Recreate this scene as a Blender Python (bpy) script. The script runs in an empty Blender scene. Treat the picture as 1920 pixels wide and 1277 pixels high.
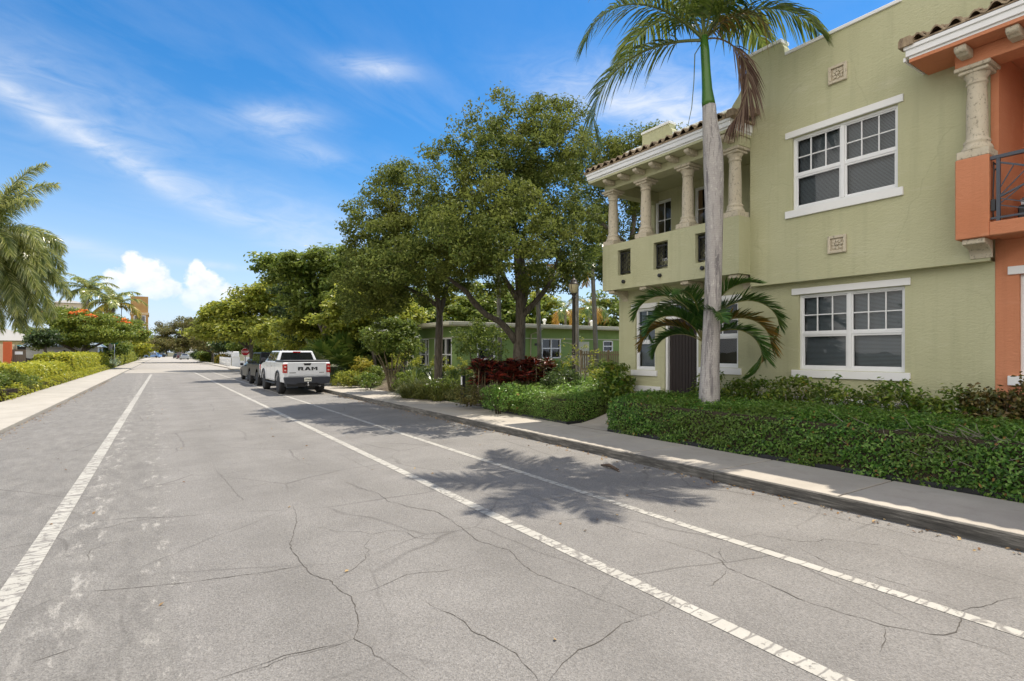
import bpy, bmesh, math, random
import numpy as np
from mathutils import Vector, Matrix
random.seed(7); rng = np.random.default_rng(7)
COL = bpy.context.scene.collection
R = math.radians
# ---------------------------------------------------------------- survey of the place
CAM_F, CAM_U, CAM_V, EYE = 1035.0, 278.0, 660.0, 1.9
YAW = math.atan((960 - CAM_U) / CAM_F); SY, CY = math.sin(YAW), math.cos(YAW)
def gnd(u, v, z=0.0):
    d = CAM_F * (EYE - z) / (v - CAM_V); X = (u - CAM_U) * CY * d / CAM_F
    return X, (d - X * SY) / CY
# ---------------------------------------------------------------- objects
def tag(o, label=None, cat=None, group=None, kind=None):
    if label: o['label'] = label
    if cat: o['category'] = cat
    if group: o['group'] = group
    if kind: o['kind'] = kind
    return o
def thing(name, label, cat, loc=(0, 0, 0), group=None, rz=0.0):
    o = bpy.data.objects.new(name, None); COL.objects.link(o)
    o.location = loc; o.rotation_euler = (0, 0, rz); o.empty_display_size = .2
    return tag(o, label, cat, group)
def wloc(o):
    v = Vector((0, 0, 0))
    while o is not None:
        v += o.location; o = o.parent
    return v
def dup(root, loc=None, rz=None, label=None, group=None, scale=None, parent=None):
    r = root.copy(); COL.objects.link(r)
    if parent is not None: r.parent = parent
    if loc is not None: r.location = loc
    if rz is not None: r.rotation_euler = (0, 0, rz)
    if scale is not None: r.scale = scale if hasattr(scale, '__len__') else (scale,) * 3
    if label: r['label'] = label
    if group: r['group'] = group
    for ch in list(root.children):
        dup(ch, parent=r)
    return r
def link_mesh(name, me, mats, parent=None):
    for m in (mats if isinstance(mats, (list, tuple)) else [mats]): me.materials.append(m)
    o = bpy.data.objects.new(name, me); COL.objects.link(o)
    if parent is not None: o.parent = parent
    return o
class MB:
    """collects shapes and links them as ONE mesh object"""
    def __init__(s): s.v = []; s.f = []; s.m = []; s.sm = []
    def add(s, vs, fs, mi=0, smooth=False):
        b = len(s.v); s.v += [tuple(p) for p in vs]
        for f in fs: s.f.append(tuple(i + b for i in f)); s.m.append(mi); s.sm.append(smooth)
        return s
    def box(s, x0, y0, z0, x1, y1, z1, mi=0, M=None):
        x0, x1 = sorted((x0, x1)); y0, y1 = sorted((y0, y1)); z0, z1 = sorted((z0, z1))
        vs = [(x0,y0,z0),(x1,y0,z0),(x1,y1,z0),(x0,y1,z0),(x0,y0,z1),(x1,y0,z1),(x1,y1,z1),(x0,y1,z1)]
        if M is not None: vs = [tuple(M @ Vector(p)) for p in vs]
        return s.add(vs, [(3,2,1,0),(4,5,6,7),(0,1,5,4),(1,2,6,5),(2,3,7,6),(3,0,4,7)], mi)
    def bar(s, p, q, w, h=None, mi=0):
        """square bar from p to q"""
        p, q = Vector(p), Vector(q); h = h or w; d = (q - p); L = d.length
        M = Matrix.Translation(p) @ d.to_track_quat('Z', 'Y').to_matrix().to_4x4()
        return s.box(-w/2, -h/2, 0, w/2, h/2, L, mi, M)
    def quad(s, a, b, c, d, mi=0): return s.add([a, b, c, d], [(0, 1, 2, 3)], mi)
    def prism(s, poly, axis, a, b, mi=0, smooth=False):
        """poly in the two other axes, extruded along axis from a to b"""
        def P(p, t): return {0: (t, p[0], p[1]), 1: (p[0], t, p[1]), 2: (p[0], p[1], t)}[axis]
        n = len(poly); vs = [P(p, a) for p in poly] + [P(p, b) for p in poly]
        s.add(vs, [tuple(range(n))[::-1], tuple(range(n, 2*n))], mi)
        b0 = len(s.v) - 2*n
        for i in range(n):
            j = (i + 1) % n; s.f.append((b0+i, b0+j, b0+n+j, b0+n+i)); s.m.append(mi); s.sm.append(smooth)
        return s
    def lathe(s, prof, c=(0, 0, 0), n=16, mi=0, axis=2, smooth=True, cap=True):
        vs = []; fs = []
        for r, z in prof:
            for k in range(n):
                a = 2*math.pi*k/n; x, y = r*math.cos(a), r*math.sin(a)
                vs.append({2: (c[0]+x, c[1]+y, c[2]+z), 0: (c[0]+z, c[1]+x, c[2]+y), 1: (c[0]+y, c[1]+z, c[2]+x)}[axis])
        m = len(prof)
        for i in range(m-1):
            for k in range(n): fs.append((i*n+k, i*n+(k+1) % n, (i+1)*n+(k+1) % n, (i+1)*n+k))
        s.add(vs, fs, mi, smooth)
        if cap: s.add([], [], mi); b = len(s.v) - m*n; s.f += [tuple(b+k for k in range(n))[::-1], tuple(b+(m-1)*n+k for k in range(n))]; s.m += [mi, mi]; s.sm += [False, False]
        return s
    def tube(s, pts, rad, n=8, mi=0, cap=True, smooth=True):
        pts = [Vector(p) for p in pts]; k0 = len(pts)
        if not hasattr(rad, '__len__'): rad = [rad]*k0
        vs = []; fs = []; ref = Vector((0.31, 0.17, 0.93))
        for i, p in enumerate(pts):
            t = (pts[min(i+1, k0-1)] - pts[max(i-1, 0)]).normalized()
            if abs(t.dot(ref)) > .97: ref = Vector((1, .1, 0))
            a = t.cross(ref).normalized(); b = t.cross(a)
            for k in range(n):
                w = 2*math.pi*k/n; vs.append(p + (a*math.cos(w) + b*math.sin(w))*rad[i])
        for i in range(k0-1):
            for k in range(n): fs.append((i*n+k, i*n+(k+1) % n, (i+1)*n+(k+1) % n, (i+1)*n+k))
        s.add(vs, fs, mi, smooth)
        if cap:
            b = len(s.v) - k0*n
            s.f += [tuple(b+k for k in range(n))[::-1], tuple(b+(k0-1)*n+k for k in range(n))]; s.m += [mi, mi]; s.sm += [False, False]
        return s
    def build(s, name, mats, parent=None, bevel=0.0, seg=1, local=False, fixn=False):
        off = Vector((0, 0, 0)) if (parent is None or local) else wloc(parent)
        me = bpy.data.meshes.new(name)
        me.from_pydata([(p[0]-off.x, p[1]-off.y, p[2]-off.z) for p in s.v], [], s.f)
        me.polygons.foreach_set('material_index', s.m); me.polygons.foreach_set('use_smooth', s.sm)
        if bevel > 0 or fixn:
            bm = bmesh.new(); bm.from_mesh(me)
            if fixn: bmesh.ops.recalc_face_normals(bm, faces=bm.faces)
            if bevel > 0:
                es = [e for e in bm.edges if len(e.link_faces) == 2 and e.calc_face_angle(0) > .5]
                bmesh.ops.bevel(bm, geom=es, offset=bevel, segments=seg, profile=.6, affect='EDGES', clamp_overlap=True)
            bm.to_mesh(me); bm.free()
        me.update()
        return link_mesh(name, me, mats, parent)
def np_mesh(name, V, F, mats, parent=None, mi=None, smooth=False):
    """V (n,3), F (m,k) all faces with k corners"""
    off = Vector((0, 0, 0)) if parent is None else wloc(parent)
    V = np.asarray(V, np.float32) - np.array(off, np.float32)[None]
    m, k = F.shape; me = bpy.data.meshes.new(name)
    me.vertices.add(len(V)); me.loops.add(m*k); me.polygons.add(m)
    me.vertices.foreach_set('co', V.ravel())
    me.loops.foreach_set('vertex_index', F.astype(np.int32).ravel())
    me.polygons.foreach_set('loop_start', np.arange(m, dtype=np.int32)*k)
    if mi is not None: me.polygons.foreach_set('material_index', mi.astype(np.int32))
    me.polygons.foreach_set('use_smooth', np.full(m, smooth))
    me.update(calc_edges=True)
    return link_mesh(name, me, mats, parent)
# ---------------------------------------------------------------- materials
def nodes(name):
    m = bpy.data.materials.new(name); m.use_nodes = True; nt = m.node_tree
    return m, nt, nt.nodes['Principled BSDF'], nt.nodes['Material Output']
class NT:
    def __init__(s, nt): s.nt = nt
    def n(s, t, **kw):
        nd = s.nt.nodes.new(t)
        for k, v in kw.items():
            if k in nd.inputs.keys(): nd.inputs[k].default_value = v
            else: setattr(nd, k, v)
        return nd
    def l(s, a, b): s.nt.links.new(a, b)
    def coord(s, scale=(1, 1, 1), kind='Object'):
        tc = s.n('ShaderNodeTexCoord'); mp = s.n('ShaderNodeMapping'); mp.inputs['Scale'].default_value = scale
        s.l(tc.outputs[kind], mp.inputs['Vector']); return mp.outputs['Vector']
    def noise(s, vec, scale, detail=4, rough=.55, dist=0.0):
        nd = s.n('ShaderNodeTexNoise'); nd.inputs['Scale'].default_value = scale; nd.inputs['Detail'].default_value = detail
        nd.inputs['Roughness'].default_value = rough; nd.inputs['Distortion'].default_value = dist
        s.l(vec, nd.inputs['Vector']); return nd.outputs['Fac']
    def ramp(s, fac, stops, interp='LINEAR'):
        nd = s.n('ShaderNodeValToRGB'); cr = nd.color_ramp; cr.interpolation = interp
        while len(cr.elements) < len(stops): cr.elements.new(.5)
        for e, (p, c) in zip(cr.elements, stops):
            e.position = p; e.color = (c[0], c[1], c[2], 1) if hasattr(c, '__len__') else (c, c, c, 1)
        s.l(fac, nd.inputs['Fac']); return nd.outputs['Color']
    def math(s, op, a, b=None, clamp=False):
        nd = s.n('ShaderNodeMath'); nd.operation = op; nd.use_clamp = clamp
        for i, x in enumerate((a, b)):
            if x is None: continue
            if isinstance(x, (int, float)): nd.inputs[i].default_value = x
            else: s.l(x, nd.inputs[i])
        return nd.outputs[0]
    def mix(s, fac, a, b, mode='MIX'):
        nd = s.n('ShaderNodeMix'); nd.data_type = 'RGBA'; nd.blend_type = mode
        for key, x in ((0, fac), (6, a), (7, b)):
            if isinstance(x, (int, float)): nd.inputs[key].default_value = x if key == 0 else (x, x, x, 1)
            elif isinstance(x, tuple): nd.inputs[key].default_value = (*x[:3], 1)
            else: s.l(x, nd.inputs[key])
        return nd.outputs[2]
    def bump(s, h, strength, dist, bsdf):
        nd = s.n('ShaderNodeBump'); nd.inputs['Strength'].default_value = strength; nd.inputs['Distance'].default_value = dist
        s.l(h, nd.inputs['Height']); s.l(nd.outputs['Normal'], bsdf.inputs['Normal'])
def plain(name, col, rough=.6, metal=0.0, var=.12, scale=6.0, spec=.5, bump=0.0, bscale=40):
    m, nt, b, out = nodes(name); T = NT(nt); v = T.coord()
    f = T.noise(v, scale, 5)
    c = T.mix(f, tuple(x*(1-var) for x in col), tuple(min(1, x*(1+var)) for x in col))
    T.l(c, b.inputs['Base Color']); b.inputs['Roughness'].default_value = rough; b.inputs['Metallic'].default_value = metal
    b.inputs['Specular IOR Level'].default_value = spec
    if bump: T.bump(T.noise(v, bscale, 4), bump, .01, b)
    return m
def stucco(name, col, col2, stain):
    m, nt, b, out = nodes(name); T = NT(nt); v = T.coord(); vs = T.coord((1, .45, 1.7))
    big = T.noise(v, .55, 4, .6); mid = T.noise(vs, 3.2, 5, .6)
    c = T.mix(T.ramp(big, [(.35, 0), (.7, 1)]), col, col2)
    c = T.mix(T.math('MULTIPLY', T.ramp(mid, [(.58, 0), (.75, 1)]), .38), c, stain)
    streak = T.noise(T.coord((3.5, 3.5, .22)), 1.6, 4, .6)
    c = T.mix(T.math('MULTIPLY', T.ramp(streak, [(.52, 0), (.76, 1)]), .24), c, tuple(x*.62 for x in col))
    crk = T.n('ShaderNodeTexVoronoi'); crk.feature = 'DISTANCE_TO_EDGE'; crk.inputs['Scale'].default_value = .8; wv = T.n('ShaderNodeMix'); wv.data_type = 'VECTOR'; wv.inputs[0].default_value = .3; nz = T.n('ShaderNodeTexNoise'); nz.inputs['Scale'].default_value = 1.7; nz.inputs['Detail'].default_value = 5; T.l(v, nz.inputs['Vector']); T.l(v, wv.inputs[4]); T.l(nz.outputs['Color'], wv.inputs[5]); T.l(wv.outputs[1], crk.inputs['Vector'])
    c = T.mix(T.math('MULTIPLY', T.math('MULTIPLY', T.ramp(crk.outputs['Distance'], [(.0015, 1), (.005, 0)]), T.ramp(T.noise(v, .9, 3), [(.5, 0), (.62, 1)])), .25), c, tuple(x*.5 for x in col))
    T.l(c, b.inputs['Base Color']); b.inputs['Roughness'].default_value = .88; b.inputs['Specular IOR Level'].default_value = .2
    h = T.math('ADD', T.noise(T.coord((1, 2.2, 5.5)), 5.0, 6, .65, .6), T.math('MULTIPLY', T.noise(v, 26, 3), .2))
    T.bump(h, .5, .03, b)
    return m
def leafm(name, cols, trans=.3, rough=.42, hue=None, hscale=.7, spec=.35, dead=None):
    """leaf colour varies leaf by leaf and in soft patches"""
    cols = [tuple(min(.75, x*1.14) for x in q) for q in cols]
    m, nt, b, out = nodes(name); T = NT(nt)
    g = T.n('ShaderNodeNewGeometry'); r = g.outputs['Random Per Island']
    k = len(cols); st = [((i+.5)/k*.97, x) for i, x in enumerate(cols)] + ([(.975, cols[-1]), (.98, dead)] if dead else []); c = T.ramp(r, st)
    if hue: c = T.mix(T.ramp(T.noise(T.coord(), hscale, 3), [(.42, 0), (.64, 1)]), c, T.mix(.75, c, hue))
    T.l(c, b.inputs['Base Color']); b.inputs['Roughness'].default_value = rough; b.inputs['Specular IOR Level'].default_value = spec
    tr = T.n('ShaderNodeBsdfTranslucent'); T.l(T.mix(.5, c, tuple(cols[-1]), 'MIX'), tr.inputs['Color'])
    mx = T.n('ShaderNodeMixShader'); mx.inputs[0].default_value = trans
    T.l(b.outputs[0], mx.inputs[1]); T.l(tr.outputs[0], mx.inputs[2]); T.l(mx.outputs[0], out.inputs['Surface'])
    return m
def barkm(name, c1, c2, scale=(9, 9, 1.6), spots=None):
    m, nt, b, out = nodes(name); T = NT(nt); v = T.coord(scale)
    f = T.noise(v, 2.2, 6, .65, .4); c = T.mix(T.ramp(f, [(.35, 0), (.68, 1)]), c1, c2)
    if spots: c = T.mix(T.ramp(T.noise(T.coord((6, 6, 3)), 2.0, 5, .7), [(.6, 0), (.68, 1)]), c, spots)
    T.l(c, b.inputs['Base Color']); b.inputs['Roughness'].default_value = .9; b.inputs['Specular IOR Level'].default_value = .15
    T.bump(f, .8, .03, b); return m
def glassm(name, tint=(.9, .95, .95)):
    """thin window pane: a mirror at grazing angles, clear otherwise"""
    m, nt, b, out = nodes(name); T = NT(nt); nt.nodes.remove(b)
    tr = T.n('ShaderNodeBsdfTransparent', Color=(*tint, 1)); gl = T.n('ShaderNodeBsdfGlossy'); gl.inputs['Roughness'].default_value = .02
    fr = T.n('ShaderNodeFresnel', IOR=1.5); bp = T.n('ShaderNodeBump'); bp.inputs['Strength'].default_value = .03; bp.inputs['Distance'].default_value = .05
    T.l(T.noise(T.coord(), 1.4, 2), bp.inputs['Height']); T.l(bp.outputs[0], gl.inputs['Normal'])
    mx = T.n('ShaderNodeMixShader'); T.l(fr.outputs[0], mx.inputs[0]); T.l(tr.outputs[0], mx.inputs[1]); T.l(gl.outputs[0], mx.inputs[2])
    T.l(mx.outputs[0], out.inputs['Surface']); return m
def darkglass(name, col=(.012, .014, .016)):
    m, nt, b, out = nodes(name); b.inputs['Base Color'].default_value = (*col, 1); b.inputs['Roughness'].default_value = .04
    b.inputs['Specular IOR Level'].default_value = .8; T = NT(nt); T.bump(T.noise(T.coord(), 1.2, 2), .03, .05, b); return m
def paintm(name, col, coat=.6, rough=.35, metal=0.0, spec=.5):
    m, nt, b, out = nodes(name); T = NT(nt)
    f = T.noise(T.coord(), 2.0, 4); c = T.mix(f, tuple(x*.93 for x in col), col)
    lowdirt = T.ramp(T.noise(T.coord((1, 1, 2)), 6, 5, .65), [(.5, 0), (.8, 1)])
    c = T.mix(T.math('MULTIPLY', lowdirt, .2), c, tuple(.5*x + .08 for x in col))
    T.l(c, b.inputs['Base Color']); b.inputs['Roughness'].default_value = rough; b.inputs['Metallic'].default_value = metal
    b.inputs['Coat Weight'].default_value = coat; b.inputs['Specular IOR Level'].default_value = spec; b.inputs['Coat Roughness'].default_value = .05; return m
M = {}
M['white'] = plain('white_trim', (.8, .8, .79), .45, var=.05, scale=3)
M['frame'] = plain('window_vinyl', (.78, .79, .8), .4, var=.04)
M['glass'] = glassm('window_glass')
M['blind'] = plain('blind_slat', (.24, .265, .3), .5, var=.05)
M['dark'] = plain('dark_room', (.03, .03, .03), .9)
M['black'] = plain('black_iron', (.022, .023, .026), .45, var=.2)
M['steel'] = plain('grey_steel', (.5, .5, .5), .35, metal=.9)
M['rubber'] = plain('tyre_rubber', (.025, .025, .026), .8, var=.25, scale=20)
M['bronze'] = plain('dark_bronze', (.05, .042, .033), .5, var=.2)
M['dglass'] = darkglass('tinted_glass')
# ================================================================ setting: ground, road, pavements
def xleft(y): return -3.22 + .022*y                       # left kerb line of the road
def kerbx(y):                                              # right kerb line
    if y < 27: return 6.98
    if y < 36: return 6.98 + .28*(y-27)/9
    return 7.26
def groundz(x, y):
    if x < 7.4:
        return -.05 if x > xleft(y) - .2 else -.02
    t = max(0., min(1., (x - 8.5)/3.2)); t = t*t*(3-2*t)
    g = .1 + .62*t
    f = max(0., min(1., (58 - y)/12)); f *= max(0., min(1., (7.5 if y > -8 else 7.5)/7.5))
    g = -.02 + (g + .02)*f
    s = max(0., min(1., (x-7.4)/.9))
    return -.05 + (g + .05)*s
def ground_mesh():
    xs = [-900, -300, -120, -60, -30, -16, -9, -6, -4.6, -3.6, -2.6, -1, 2, 5, 6.6, 7.4, 7.9, 8.3, 8.6, 9, 9.5, 10, 10.6, 11.2, 12, 13, 15, 18, 23, 30, 45, 80, 200, 900]
    ys = [-300, -90, -30, -12, -6] + list(range(0, 64, 3)) + [66, 72, 80, 95, 120, 160, 240, 400, 900, 2500]
    V = [(x, y, groundz(x, y)) for y in ys for x in xs]; n = len(xs)
    F = [(j*n+i, j*n+i+1, (j+1)*n+i+1, (j+1)*n+i) for j in range(len(ys)-1) for i in range(n-1)]
    b = MB(); b.add(V, F, 0, True); return b
def soilm():
    m, nt, b, out = nodes('planting_soil'); T = NT(nt); v = T.coord()
    c = T.ramp(T.noise(v, 2.5, 6, .7), [(.3, (.05, .037, .024)), (.55, (.13, .1, .065)), (.75, (.26, .22, .16))])
    g = T.ramp(T.noise(v, .35, 4), [(.45, 0), (.62, 1)])
    c = T.mix(g, c, T.ramp(T.noise(v, 9, 5), [(.3, (.035, .06, .014)), (.7, (.09, .13, .035))]))
    T.l(c, b.inputs['Base Color']); b.inputs['Roughness'].default_value = 1; T.bump(T.noise(v, 25, 5, .7), .9, .04, b); return m
tag(ground_mesh().build('ground', soilm()), kind='structure')
def asphaltm():
    m, nt, b, out = nodes('asphalt'); T = NT(nt); v = T.coord()
    sx = T.n('ShaderNodeSeparateXYZ'); T.l(v, sx.inputs[0])
    wob = T.math('ADD', sx.outputs[0], T.math('MULTIPLY', T.noise(v, 3, 3), .12))
    mott = T.noise(v, .8, 6, .62)
    c = T.mix(T.ramp(mott, [(.3, 0), (.7, 1)]), (.183, .174, .161), (.243, .232, .216))
    old = T.ramp(wob, [(.18, 1), (.26, 0)])                                  # older, rougher paving left of the seam
    oldc = T.mix(T.ramp(T.noise(T.coord((2.2, .8, 1)), 2.2, 6, .7), [(.35, 0), (.7, 1)]), (.147, .140, .129), (.256, .245, .224))
    c = T.mix(T.math('MULTIPLY', old, .6), c, oldc)
    # stone in the surface: fine speckle, two sizes
    vo = T.n('ShaderNodeTexVoronoi'); vo.inputs['Scale'].default_value = 95; T.l(v, vo.inputs['Vector'])
    sp = T.math('MULTIPLY', T.math('SUBTRACT', vo.outputs['Color'], .5), .5)
    sp2 = T.math('MULTIPLY', T.math('SUBTRACT', T.noise(v, 46, 3, .8), .5), .9)
    c = T.mix(1.0, c, T.math('ADD', 1.0, T.math('ADD', sp, sp2)), 'MULTIPLY')
    # scrubbed-off older paint left of the seam, and stains
    gh = T.math('MULTIPLY', T.ramp(T.noise(T.coord((2.2, .9, 1)), 2.4, 7, .78), [(.55, 0), (.64, 1)]), T.math('MULTIPLY', T.ramp(wob, [(.0, 1), (.34, 1), (.42, 0)]), T.ramp(wob, [(-.0, 0), (.02, 1)])))
    gh2 = T.math('MULTIPLY', T.ramp(T.noise(T.coord((2.6, .8, 1)), 2.9, 7, .8), [(.52, 0), (.62, 1)]), T.ramp(T.math('ABSOLUTE', T.math('ADD', sx.outputs[0], .52)), [(.1, 1), (.22, 0)]))
    c = T.mix(T.math('MULTIPLY', T.math('MAXIMUM', gh, gh2), .65), c, (.44, .42, .38))
    dark = T.ramp(T.noise(v, 1.7, 5, .6), [(.68, 0), (.8, 1)])
    c = T.mix(T.math('MULTIPLY', dark, .35), c, (.1, .095, .085))
    trk = T.math('ADD', T.ramp(T.math('ABSOLUTE', T.math('SUBTRACT', sx.outputs[0], 1.05)), [(.12, 1), (.42, 0)]), T.ramp(T.math('ABSOLUTE', T.math('SUBTRACT', sx.outputs[0], 2.55)), [(.12, 1), (.42, 0)]))
    c = T.mix(T.math('MULTIPLY', T.math('MULTIPLY', trk, T.ramp(T.noise(T.coord((1.5, .25, 1)), 1.3, 4), [(.3, .2), (.7, 1)])), .22), c, (.12, .114, .104))
    oil = T.ramp(T.noise(v, 3.1, 4, .6), [(.73, 0), (.78, 1)])
    c = T.mix(T.math('MULTIPLY', oil, .35), c, (.075, .07, .064))
    # faint hairline network
    wv = T.n('ShaderNodeMix'); wv.data_type = 'VECTOR'; wv.inputs[0].default_value = .16
    nz = T.n('ShaderNodeTexNoise'); nz.inputs['Scale'].default_value = 1.3; nz.inputs['Detail'].default_value = 6; T.l(v, nz.inputs['Vector'])
    T.l(v, wv.inputs[4]); T.l(nz.outputs['Color'], wv.inputs[5])
    v2 = T.n('ShaderNodeTexVoronoi'); v2.feature = 'DISTANCE_TO_EDGE'; v2.inputs['Scale'].default_value = .62; T.l(wv.outputs[1], v2.inputs['Vector'])
    hair = T.math('MULTIPLY', T.ramp(v2.outputs['Distance'], [(.002, 1), (.009, 0)]), T.ramp(T.noise(v, .5, 3), [(.4, 0), (.6, 1)]))
    c = T.mix(T.math('MULTIPLY', hair, .5), c, (.06, .055, .05))
    far = T.ramp(T.math('MULTIPLY', T.math('ADD', sx.outputs[1], T.math('MULTIPLY', T.noise(v, 1, 3), 1.0)), .01), [(.618, 0), (.622, 1)])
    c = T.mix(far, c, T.mix(mott, (.30, .275, .24), (.37, .345, .305)))         # newer pale paving past the junction
    T.l(c, b.inputs['Base Color']); b.inputs['Roughness'].default_value = .93; b.inputs['Specular IOR Level'].default_value = .25
    T.bump(T.math('ADD', vo.outputs['Distance'], T.noise(v, 60, 4, .7)), .7, .012, b); return m
def crackm():
    m, nt, b, out = nodes('open_crack'); b.inputs['Base Color'].default_value = (.075, .067, .057, 1); b.inputs['Roughness'].default_value = 1; return m
CR = []
def _c(s, ox, oy, txt, w):
    for line in txt.split(';'):
        p = [float(t) for t in line.replace(',', ' ').split()]
        CR.append(([(ox + p[i]/s, oy + p[i+1]/s) for i in range(0, len(p), 2)], w))
_c(2.4, 480, 900, '165,110 185,190 165,260 162,320 205,375 260,430 330,450 380,500 430,525 445,580 462,640 440,715 500,745 560,800 610,835 660,870 705,905', .0075)
_c(2.4, 480, 900, '440,715 380,740 250,775 150,795 50,840 -80,870; 205,385 100,405 0,430; 190,210 310,215 370,235 470,232 525,245 600,228 680,235 715,260 790,265 940,250; 520,250 485,300 510,315 490,360 440,400 350,450; 430,525 560,480 680,425 850,410 980,380', .0042)
_c(2.4, 480, 900, '410,10 480,40 550,60 590,95 680,120 800,140 880,180 930,220 1000,275 1080,300 1140,315 1190,370 1240,410 1350,460 1430,485 1530,530 1640,570 1735,615 1800,600 1840,570; 1735,615 1620,670 1550,725 1450,765 1400,810 1320,905; 750,540 840,590 940,640 970,680 1080,730 1170,780 1200,825 1250,870 1270,905', .0065)
_c(2.8235, 1240, 860, '0,430 60,450 200,490 310,535 350,580 400,600 520,645 640,700 720,740 800,770 960,820 1080,850 1180,885 1300,905 1420,930 1500,935 1560,920 1590,860 1580,810 1640,790 1700,785 1780,755 1900,735', .0075)
_c(2.8235, 1240, 860, '720,460 800,510 920,575 1080,610 1250,660 1400,705 1530,730 1650,775; 350,560 310,470; 240,685 320,630 350,590; 1180,890 1190,960 1165,1050; 400,425 500,400 620,420 740,440 830,440 860,425 1000,440 1180,460 1250,480 1320,545; 180,130 400,180 600,230 800,285 1000,330 1180,370 1400,430 1600,470 1850,540; 1500,935 1640,970 1760,1005 1890,1060', .0042)
_c(2.07, 0, 660, '270,700 400,685 500,660 600,645 700,632; 250,945 330,930 420,925 560,912 720,895 860,878 1060,850 1180,830; 830,1275 950,1235 1100,1180 1320,1135', .0068)
_c(2.07, 0, 660, '830,450 900,530 945,575 860,600; 340,820 350,770 430,740 520,725; 110,1210 230,1170 350,1130; 380,490 500,470 620,465 690,460; 940,525 1060,510; 20,350 140,345; 480,385 560,375 610,350; 0,730 120,715 270,700; 120,290 200,280 330,270; 100,200 250,185 420,190; 500,215 640,205; 20,520 160,505 300,490; 480,310 640,305; 950,300 1000,320 1050,350; 1040,390 1140,420 1250,450; 1130,490 1320,500; 150,250 300,255; 250,230 400,222', .0042)
_c(2.909, 640, 780, '0,210 90,260 200,300; 20,360 100,395 180,420; 980,490 1100,460 1280,430; 1050,550 1180,575 1340,550; 1300,540 1460,590 1640,640 1760,690', .0042)
def road_mesh():
    b = MB(); ys = list(np.arange(-40, 60, 2.0)) + [60, 70, 90, 130, 200, 262]
    V = []; F = []
    for y in ys:
        x0 = xleft(y); x1 = kerbx(y) if y < 66 else 7.6 + .02*(y-66)
        for t in np.linspace(0, 1, 9): V.append((x0 + (x1-x0)*t, y, 0))
    for j in range(len(ys)-1):
        for i in range(8): a = j*9+i; F.append((a, a+1, a+10, a+9))
    b.add(V, F)
    b.add([(7.26, 50.5, 0), (60, 50.5, 0), (60, 66, 0), (7.26, 66, 0)], [(0, 1, 2, 3)])
    rr = random.Random(3)
    for pts, w in CR:
        P = [gnd(*p) for p in pts]; Q = []
        for (x0, y0), (x1, y1) in zip(P, P[1:]):
            L = math.hypot(x1-x0, y1-y0); k = max(2, int(L/.045)); nx, ny = -(y1-y0)/max(L, 1e-6), (x1-x0)/max(L, 1e-6)
            o = 0
            for i in range(k):
                t = i/k; o = o*.6 + rr.gauss(0, .007)*min(1, L*4)
                e = o*math.sin(math.pi*t)**.5 if t > 0 else 0
                Q.append((x0+(x1-x0)*t + nx*e, y0+(y1-y0)*t + ny*e))
        Q.append(P[-1]); n = len(Q); vs = []
        for i, (x, y) in enumerate(Q):
            x0, y0 = Q[max(i-1, 0)]; x1, y1 = Q[min(i+1, n-1)]; L = math.hypot(x1-x0, y1-y0) or 1
            hw = w*.5*(.35 + 1.1*rr.random())*min(1, .25 + 3*min(i, n-1-i)/n)
            nx, ny = -(y1-y0)/L*hw, (x1-x0)/L*hw
            vs += [(x+nx, y+ny, .003), (x-nx, y-ny, .003)]
        b.add(vs, [(2*i, 2*i+1, 2*i+3, 2*i+2) for i in range(n-1)], 1)
    return b
tag(road_mesh().build('road', [asphaltm(), crackm()], fixn=False), kind='structure')
def linem(name, wear, across):
    m, nt, b, out = nodes(name); T = NT(nt); v = T.coord()
    under = T.mix(T.noise(v, 50, 4, .8), (.13, .12, .11), (.27, .255, .23))
    chip = T.noise(v, 13, 6, .72); wide = T.noise(v, 1.1, 4)
    k = T.ramp(T.math('ADD', chip, T.math('MULTIPLY', T.math('SUBTRACT', wide, .5), .45)), [(wear, 1), (wear+.05, 0)])
    vo = T.n('ShaderNodeTexVoronoi'); vo.feature = 'DISTANCE_TO_EDGE'; vo.inputs['Scale'].default_value = 1.0
    mp = T.coord(across); nz = T.n('ShaderNodeTexNoise'); nz.inputs['Scale'].default_value = 6; nz.inputs['Detail'].default_value = 4; T.l(v, nz.inputs['Vector'])
    wv = T.n('ShaderNodeMix'); wv.data_type = 'VECTOR'; wv.inputs[0].default_value = .4; T.l(mp, wv.inputs[4]); T.l(nz.outputs['Color'], wv.inputs[5]); T.l(wv.outputs[1], vo.inputs['Vector'])
    cr = T.ramp(vo.outputs['Distance'], [(.015, 0), (.06, 1)])
    k = T.math('MULTIPLY', k, cr)
    pc = T.mix(T.noise(v, 4, 6, .65), (.30, .285, .245), (.47, .455, .41))
    T.l(T.mix(k, under, pc), b.inputs['Base Color']); b.inputs['Roughness'].default_value = .8; T.bump(T.math('ADD', k, T.noise(v, 60, 3)), .5, .01, b); return m
def line_strip(pts, w):
    b = MB(); n = len(pts); vs = []
    for i, (x, y) in enumerate(pts):
        vs += [(x-w/2, y, .004), (x+w/2, y, .004)]
    b.add(vs, [(2*i, 2*i+1, 2*i+3, 2*i+2) for i in range(n-1)]); return b
lm1 = linem('worn_paint_left', .545, (2.2, 13, 1)); lm2 = linem('worn_paint_right', .575, (2.6, 13, 1))
tag(line_strip([(-1.03+.0222*y, y) for y in range(-6, 58, 2)], .17).build('left_lane_line', lm1), kind='structure')
tag(line_strip([(3.33+.004*y, y) for y in range(-6, 62, 2)], .135).build('buffer_line', lm2), kind='structure')
tag(line_strip([(4.9+.002*y, y) for y in range(-6, 62, 2)], .115).build('parking_line', lm2), kind='structure')
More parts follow.
